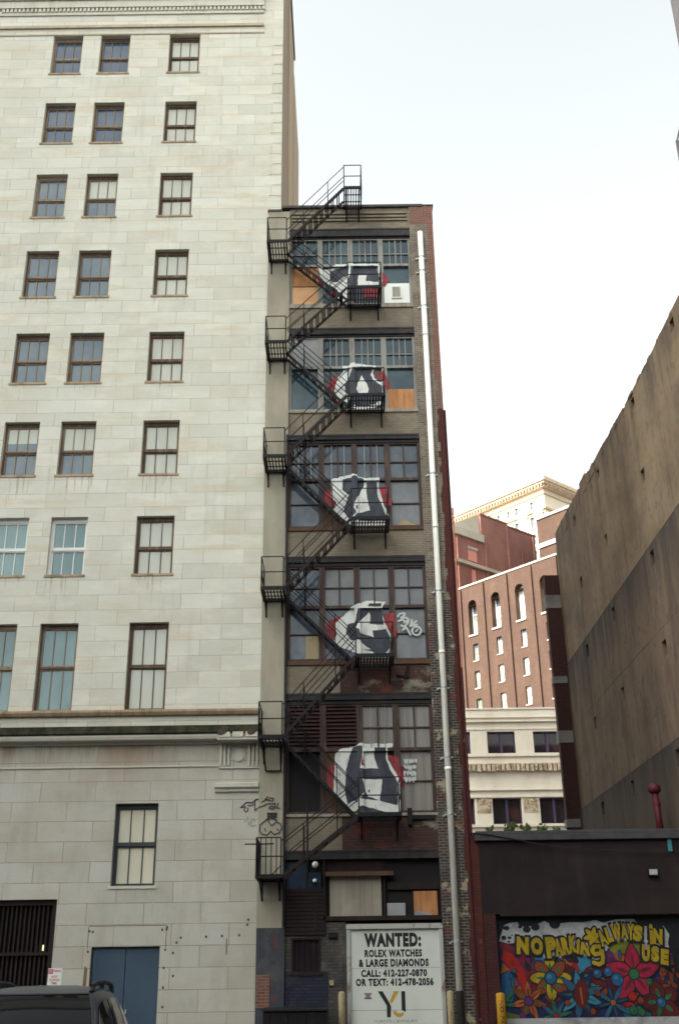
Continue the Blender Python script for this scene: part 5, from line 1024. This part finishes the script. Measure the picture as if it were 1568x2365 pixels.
# ------------------------------------------------------------------ rosy brick building behind it
sAx, sAy = math.sin(rad(41)), -math.cos(rad(41)); Qx, Qy = P0[0] - 8 * sAx, P0[1] - 8 * sAy
BB = Thing('rosy_brick_building', 'rosy red brick building with a stepped parapet behind the arched windows', 'building', (Qx, Qy, 0), rad(41.0), True)
mb = MB(); mb.box(.05, 6.4, 0, 16, 0, 61.38); mb.box(6.4, 12.3, .0, 16, 0, 66.0); mb.box(12.3, 19.2, .12, 16, 0, 65.7); BB.part('wall', mb, M_BRICKB)
mb = MB()
for s, zt in ((.9, 61.3), (7.0, 61.3), (12.3, 65.6), (18.4, 65.4)): mb.box(s - .16, s + .16, -.22, 0.0, 0, zt)
mb.box(15.6, 15.75, -.05, .12, 58, 62.5); BB.part('pilaster', mb, M_BRICKB)
mb = MB(); mb.box(.02, 6.6, -.35, .8, 61.4, 62.6); BB.part('white_parapet', mb, M_GREYBK)
mb = MB(); a = .05; rr_ = random.Random(2)
while a < 11: l = rr_.uniform(1.6, 3.0); mb.box(a, a + l - .06, -.5, 0, 56.95, 57.45); a += l
BB.part('stone_ledge', mb, M_ASTONE)
mb = MB(); mb.box(3.2, 5.0, -.06, 0, 57.9, 59.7); mb.box(3.7, 4.5, -.06, 0, 53.5, 56.6); BB.part('pale_brick_patch', mb, M_PINK)
mb = MB(); mb.box(3.1, 5.1, -.2, -.061, 59.7, 60.1); BB.part('patch_lintel', mb, M_ASTONE)
mb = MB(); mb.box(6.3, 12.4, -.1, .6, 66.0, 66.25); mb.box(12.4, 19.4, .0, .7, 65.7, 65.95); BB.part('coping', mb, M_BRICKB)
mb = MB(); mb.prism([(.06, 61.42), (6.395, 61.42), (6.395, 65.98), (.06, 62.9)], .3, 14); BB.part('penthouse', mb, M_GREYBK)

# ------------------------------------------------------------------ cream tower far behind
T0 = (46.88, 195.17, 0)
CT = Thing('cream_tower', 'distant cream stone tower with a deep overhanging cornice', 'building', T0, RZ, True)
tw = []
for s in (-3.75, -8.3, -10.8, -13.9, -17.0, -20.2, -23.4): tw.append((s - .5, s + .45, 101.5, 103.4))
for s in (-3.9, -8.5, -11.5, -14.5, -17.5, -20.5, -23.5):
    for r in range(6): tw.append((s - .6, s + .55, 97.0 - r * 4.2, 99.6 - r * 4.2))
mb = MB(); mb.holes(-32, 0, 60, 105.6, tw, 0, .5); mb.box(-32, -.001, .8, 24, 60, 105.5)
tb = [(s - .5, s + .5, 100.9, 103.3) for s in (2.6, 5.4, 8.2, 11.0, 13.8)] + [(s - .6, s + .6, 97 - r * 4.2, 99.5 - r * 4.2) for s in (5.4, 8.2, 11.0) for r in range(6)]
mb.holes(0, 24, 60, 105.6, tb, 0.0, -.5, axis='x'); CT.part('wall', mb, M_TOWER)
for (a, b, c, d) in tw:
    p = MB(); p.poly([(a, .45, c), (b, .45, c), (b, .45, d), (a, .45, d)]); f = MB(); f.box(a, b, .36, .43, (c + d) / 2 - .06, (c + d) / 2 + .06); w5 = CT.part('window', f, M_WTAN); CT.part('glass', p, G_BLUE, parent=w5)
for (a, b, c, d) in tb:
    p = MB(); p.poly([(-.45, a, c), (-.45, b, c), (-.45, b, d), (-.45, a, d)]); f = MB(); f.box(-.43, -.36, a, b, (c + d) / 2 - .06, (c + d) / 2 + .06); w5 = CT.part('window', f, M_WTAN); CT.part('glass', p, G_BLUE, parent=w5)
mb = MB()
for s in (-1.6, -6.2): mb.box(s - 1.1, s + 1.1, -.5, 0, 60, 99.6); mb.box(s - 1.35, s + 1.35, -.75, 0, 99.6, 100.4)
for s in (-9.9, -13.0, -16.0, -19.0): mb.box(s - .4, s + .4, -.35, 0, 60, 99.8)
mb.box(0, .5, .3, 2.0, 60, 99.6); CT.part('pilaster', mb, M_TOWER)
mb = MB(); mb.box(-32, .5, -.5, 24, 100.45, 100.95); mb.box(-32, .35, -.35, 24, 104.2, 104.5); CT.part('belt_course', mb, M_TOWERD)
mb = MB(); mb.box(-33, 1.0, -1.0, 25, 105.6, 106.2); mb.box(-33.5, 1.6, -1.6, 25.5, 106.2, 106.7); mb.box(-33.8, 2.0, -2.0, 25.8, 106.7, 107.5)
k = -32.0
while k < 1.2: mb.box(k, k + .35, -1.5, -1.0, 105.75, 106.19); k += .9
k = 0.0
while k < 25: mb.box(1.0, 1.5, k, k + .35, 105.75, 106.19); k += .9
k = -33.0
while k < 1.6: mb.box(k, k + .3, -2.06, -2.0, 107.5, 107.85); k += .7
k = -1.6
while k < 25: mb.box(2.0, 2.06, k, k + .3, 107.5, 107.85); k += .7
CT.part('cornice', mb, M_TOWERD)
# red wing between the tower and the concrete wall
p = ray(1290, 1190); kx = 150 / math.hypot(p.x, p.y); RWx, RWy = p.x * kx, -DIST + p.y * kx
zt = EYE + ray(1290, 1183).z / math.hypot(ray(1290, 1183).x, ray(1290, 1183).y) * 150
RW = Thing('red_wing_building', 'small red brick block with a pale band right of the cream tower', 'building', (RWx, RWy, 0), RZ, True)
mb = MB(); mb.box(-4.2, 18, 0, 14, 0, zt); RW.part('wall', mb, M_BRICKA); mb = MB(); mb.box(-4.3, 18, -.2, 0, zt - 4.6, zt - 3.9); mb.box(-4.3, 18, -.2, 14, zt, zt + .4); RW.part('stone_band', mb, M_ASTONE)

# ------------------------------------------------------------------ unseen slabs added behind and left of the camera to block sun and sky
OF = Thing('shade_slab', 'added unseen grey slab that shades the street front', 'building', (1.5, -48, 0)); mb = MB(); mb.box(-40, 45, -56, -42, 0, 18.5); OF.part('wall', mb, M_LOTGREY)
for k in range(4):
    mb = MB(); mb.box(-39.5, 44.5, -42.0, -41.95, 3 + k * 4, 5 + k * 4); OF.part('window_band', mb, G_DARK)
OG = Thing('shade_slab', 'taller added unseen slab that blocks the sun from the facades', 'building', (-68, -52, 0)); mb = MB(); mb.box(-78, -60, -80, -25, 0, 100); OG.part('wall', mb, M_LOTGREY)
for k in range(23):
    mb = MB(); mb.box(-60.0, -59.95, -79.5, -25.5, 5 + k * 4, 7 + k * 4); OG.part('window_band', mb, G_DARK)

# ------------------------------------------------------------------ parking sign on its post
a = onY(112, 2238, -.6); b = onY(140, 2286, -.6)
PS = Thing('parking_sign', 'white and red no parking sign on a post left of the blue door', 'sign', ((a[0] + b[0]) / 2, -.6, 0))
mb = MB(); xm = (a[0] + b[0]) / 2; mb.box(xm - .03, xm + .03, -.59, -.54, 0, a[1] - .02); PS.part('post', mb, M_GALV)
mb = MB(); mb.box(a[0], b[0], -.605, -.592, b[1], a[1]); PS.part('plate', mb, M_WHITE)
mb = MB(); wv = b[0] - a[0]; hv = a[1] - b[1]; y = -.607
mb.flat([(a[0] + .02 * wv, a[1] - .27 * hv), (a[0] + .36 * wv, a[1] - .27 * hv), (a[0] + .36 * wv, a[1] - .04 * hv), (a[0] + .02 * wv, a[1] - .04 * hv)], y)
text_to(mb, 'NO', (a[0] + .07 * wv, a[1] - .23 * hv, a[0] + .31 * wv, a[1] - .09 * hv), y - .002, 1)
for s, t0, t1, u0, u1 in (('PARKING', .06, .20, .40, .95), ('ANY', .34, .46, .25, .75), ('STOPPING', .50, .62, .12, .88), ('TIME', .66, .78, .25, .70), ('TOW ZONE', .84, .95, .08, .92)):
    text_to(mb, s, (a[0] + u0 * wv, a[1] - t1 * hv, a[0] + u1 * wv, a[1] - t0 * hv), y, 0, .012)
PS.part('lettering', mb, [M_INKRED, M_WHITE], tri=False)

# ------------------------------------------------------------------ parked SUV (nose towards the camera)
CAR = Thing('parked_car', 'dark grey SUV with roof rails parked at the lower left', 'car', (-3.37, -17.0, 0), rad(4.0), True)
def loft(mb, secs, m=0, cap=True):
    n = len(secs[0]); i = len(mb.v)
    for s in secs: mb.v += list(s)
    for j in range(len(secs) - 1):
        for k in range(n): mb.f.append((i + j * n + k, i + j * n + (k + 1) % n, i + (j + 1) * n + (k + 1) % n, i + (j + 1) * n + k)); mb.m.append(m)
    if cap: mb.f.append(tuple(i + k for k in range(n))[::-1]); mb.f.append(tuple(i + (len(secs) - 1) * n + k for k in range(n))); mb.m += [m, m]
def bsec(y, w_, zb, zt): return [(-w_ * .93, y, zb), (w_ * .93, y, zb), (w_, y, zb + .1), (w_ * 1.01, y, (zb + zt) / 2), (w_ * .98, y, zt - .08), (w_ * .88, y, zt - .015), (0, y, zt + .02), (-w_ * .88, y, zt - .015), (-w_ * .98, y, zt - .08), (-w_ * 1.01, y, (zb + zt) / 2), (-w_, y, zb + .1)]
mb = MB(); loft(mb, [bsec(-2.32, .70, .42, .72), bsec(-2.22, .82, .32, .84), bsec(-1.9, .90, .28, .95), bsec(-1.15, .93, .28, 1.04), bsec(0, .94, .28, 1.02), bsec(1.4, .94, .28, 1.04), bsec(2.1, .90, .30, 1.04), bsec(2.3, .80, .40, .98)])
body = CAR.part('body', mb, M_CAR, smooth=True)
def gsec(y, wb, wt, zt): return [(-wb, y, 1.0), (wb, y, 1.0), (wb * .97, y, 1.0 + (zt - 1.0) * .25), (wb * .35 + wt * .65, y, 1.0 + (zt - 1.0) * .76), (wt + .015, y, zt - .055), (wt - .05, y, zt - .008), (wt * .5, y, zt + .018), (0, y, zt + .024), (-wt * .5, y, zt + .018), (-wt + .05, y, zt - .008), (-wt - .015, y, zt - .055), (-wb * .35 - wt * .65, y, 1.0 + (zt - 1.0) * .76), (-wb * .97, y, 1.0 + (zt - 1.0) * .25)]
GS = [(-1.18, .82, .80, 1.06), (-.98, .83, .76, 1.22), (-.70, .84, .70, 1.42), (-.46, .85, .645, 1.555), (-.34, .85, .635, 1.592), (-.1, .86, .63, 1.625), (.5, .86, .63, 1.652), (1.3, .85, .61, 1.635), (1.85, .83, .58, 1.57), (2.1, .80, .68, 1.25), (2.2, .78, .74, 1.02)]
gs = [gsec(*g_) for g_ in GS]
mb = MB(); loft(mb, gs); CAR.part('roof', mb, M_CAR, smooth=True)
mb = MB(); cols_ = [(-1.14, .77, 1.095), (-.98, .735, 1.225), (-.70, .665, 1.43), (-.47, .60, 1.562)]
for (y0, w0, z0), (y1, w1, z1) in zip(cols_, cols_[1:]):
    xs = [-1, -.6, -.2, .2, .6, 1]
    for u, v in zip(xs, xs[1:]):
        q_ = lambda y, w_, z, t: (w_ * t, y - .018 - .05 * (1 - t * t), z + .022)
        mb.poly([q_(y0, w0, z0, u), q_(y0, w0, z0, v), q_(y1, w1, z1, v), q_(y1, w1, z1, u)])
CAR.part('windshield', mb, M_CARGL, smooth=True, weld=True)
mb = MB()
for sg in (-1, 1):
    for (y0, w0, z0), (y1, w1, z1) in zip(cols_, cols_[1:]): mb.tube((sg * (w0 + .012), y0 - .012, z0 + .02), (sg * (w1 + .012), y1 - .012, z1 + .02), .014, 5)
xs = [-1, -.6, -.2, .2, .6, 1]
for u, v in zip(xs, xs[1:]): mb.tube((.612 * u, -.488 - .05 * (1 - u * u), 1.585), (.612 * v, -.488 - .05 * (1 - v * v), 1.585), .012, 5)
CAR.part('windshield_seal', mb, M_BLKPL)
mb = MB(); mb.tube((-.62, -1.22, 1.085), (.05, -1.17, 1.10), .012, 5); mb.tube((.05, -1.2, 1.085), (.66, -1.15, 1.11), .012, 5); CAR.part('wiper', mb, M_BLKPL)
for sg in (-1, 1):
    for (ya, yb_) in ((-.88, .22), (.30, 1.15), (1.22, 1.72)):
        mb = MB(); st = sorted({ya, yb_, *[g_[0] for g_ in GS if ya < g_[0] < yb_]})
        def at(y):
            for p, q_ in zip(GS, GS[1:]):
                if p[0] <= y <= q_[0]: t = (y - p[0]) / (q_[0] - p[0]); return [p[k] + (q_[k] - p[k]) * t for k in range(4)]
        def side(y, z):                          # half width of the glasshouse shell at height z
            _, wb, wt, zt = at(y); h = zt - 1.0; kx = [(0, wb), (.25, wb * .97), (.76, wb * .35 + wt * .65), ((zt - .055 - 1) / h, wt + .015)]; f = (z - 1) / h
            for (a0, w0), (a1, w1) in zip(kx, kx[1:]):
                if f <= a1: return w0 + (w1 - w0) * (f - a0) / (a1 - a0) + .012
            return wt + .02
        for y0, y1 in zip(st, st[1:]):
            for u0, u1 in ((0, .3), (.3, .65), (.65, 1)):
                P = []
                for y in (y0, y1):
                    top = at(y)[3] - .115; lo = 1.065
                    for u in (u0, u1): z = lo + max(.01, top - lo) * u; P.append((sg * side(y, z), y, z))
                mb.poly([P[0], P[2], P[3], P[1]])
        CAR.part('side_window', mb, M_CARGL)
    mb = MB(); rp = [(-.22, 1.60), (-.12, 1.665), (.1, 1.69), (.7, 1.705), (1.2, 1.69), (1.45, 1.665), (1.58, 1.60)]
    for p, q_ in zip(rp, rp[1:]): mb.tube((sg * .585, p[0], p[1]), (sg * .585, q_[0], q_[1]), .024, 8)
    for yy in (-.12, .6, 1.45): mb.box(sg * .585 - .02, sg * .585 + .02, yy - .06, yy + .06, 1.60, 1.68)
    CAR.part('roof_rail', mb, M_BLKPL, smooth=False)
    mb = MB(); mb.lathe((sg * 1.06, -.72, 1.12), [(.02, -.09), (.085, -.075), (.10, 0), (.085, .065), (.03, .085)], 12); mb.v = [(sg * 1.06 + (x - sg * 1.06) * 1.25, -.72 + (y + .72) * .8, z) for x, y, z in mb.v]; mb.tube((sg * .86, -.74, 1.06), (sg * 1.0, -.72, 1.10), .03, 6); CAR.part('wing_mirror', mb, M_CAR, smooth=True)
    mb = MB(); mb.prism([(sg * .50, .80), (sg * .84, .83), (sg * .80, .72), (sg * .52, .70)], -2.28, -2.12); CAR.part('headlight', mb, M_LAMP)
    mb = MB(); mb.prism([(sg * .62, .98), (sg * .84, .98), (sg * .84, .78), (sg * .66, .80)], 2.2, 2.31); CAR.part('tail_light', mb, M_TAIL)
    for yy in (-1.45, 1.4):
        mb = MB(); mb.tube((sg * .72, yy, .36), (sg * .95, yy, .36), .36, 22); wh_ = CAR.part('wheel', mb, M_TYRE, smooth=False); mb = MB(); mb.tube((sg * .945, yy, .36), (sg * .965, yy, .36), .23, 16); CAR.part('rim', mb, M_RIM, parent=wh_)
mb = MB(); mb.box(-.48, .48, -2.345, -2.25, .56, .78)
for k in range(4): mb.box(-.47, .47, -2.36, -2.345, .58 + k * .05, .60 + k * .05, 1)
CAR.part('grille', mb, [M_BLKPL, M_CHROME]); mb = MB(); mb.box(-.85, .85, -2.30, -2.1, .30, .44); CAR.part('bumper', mb, M_BLKPL)
mb = MB(); mb.poly([(-.70, 2.145, 1.27), (.70, 2.145, 1.27), (.55, 1.90, 1.53), (-.55, 1.90, 1.53)]); mb.v = [(x, y + .03, z + .03) for x, y, z in mb.v]; CAR.part('rear_window', mb, M_CARGL)
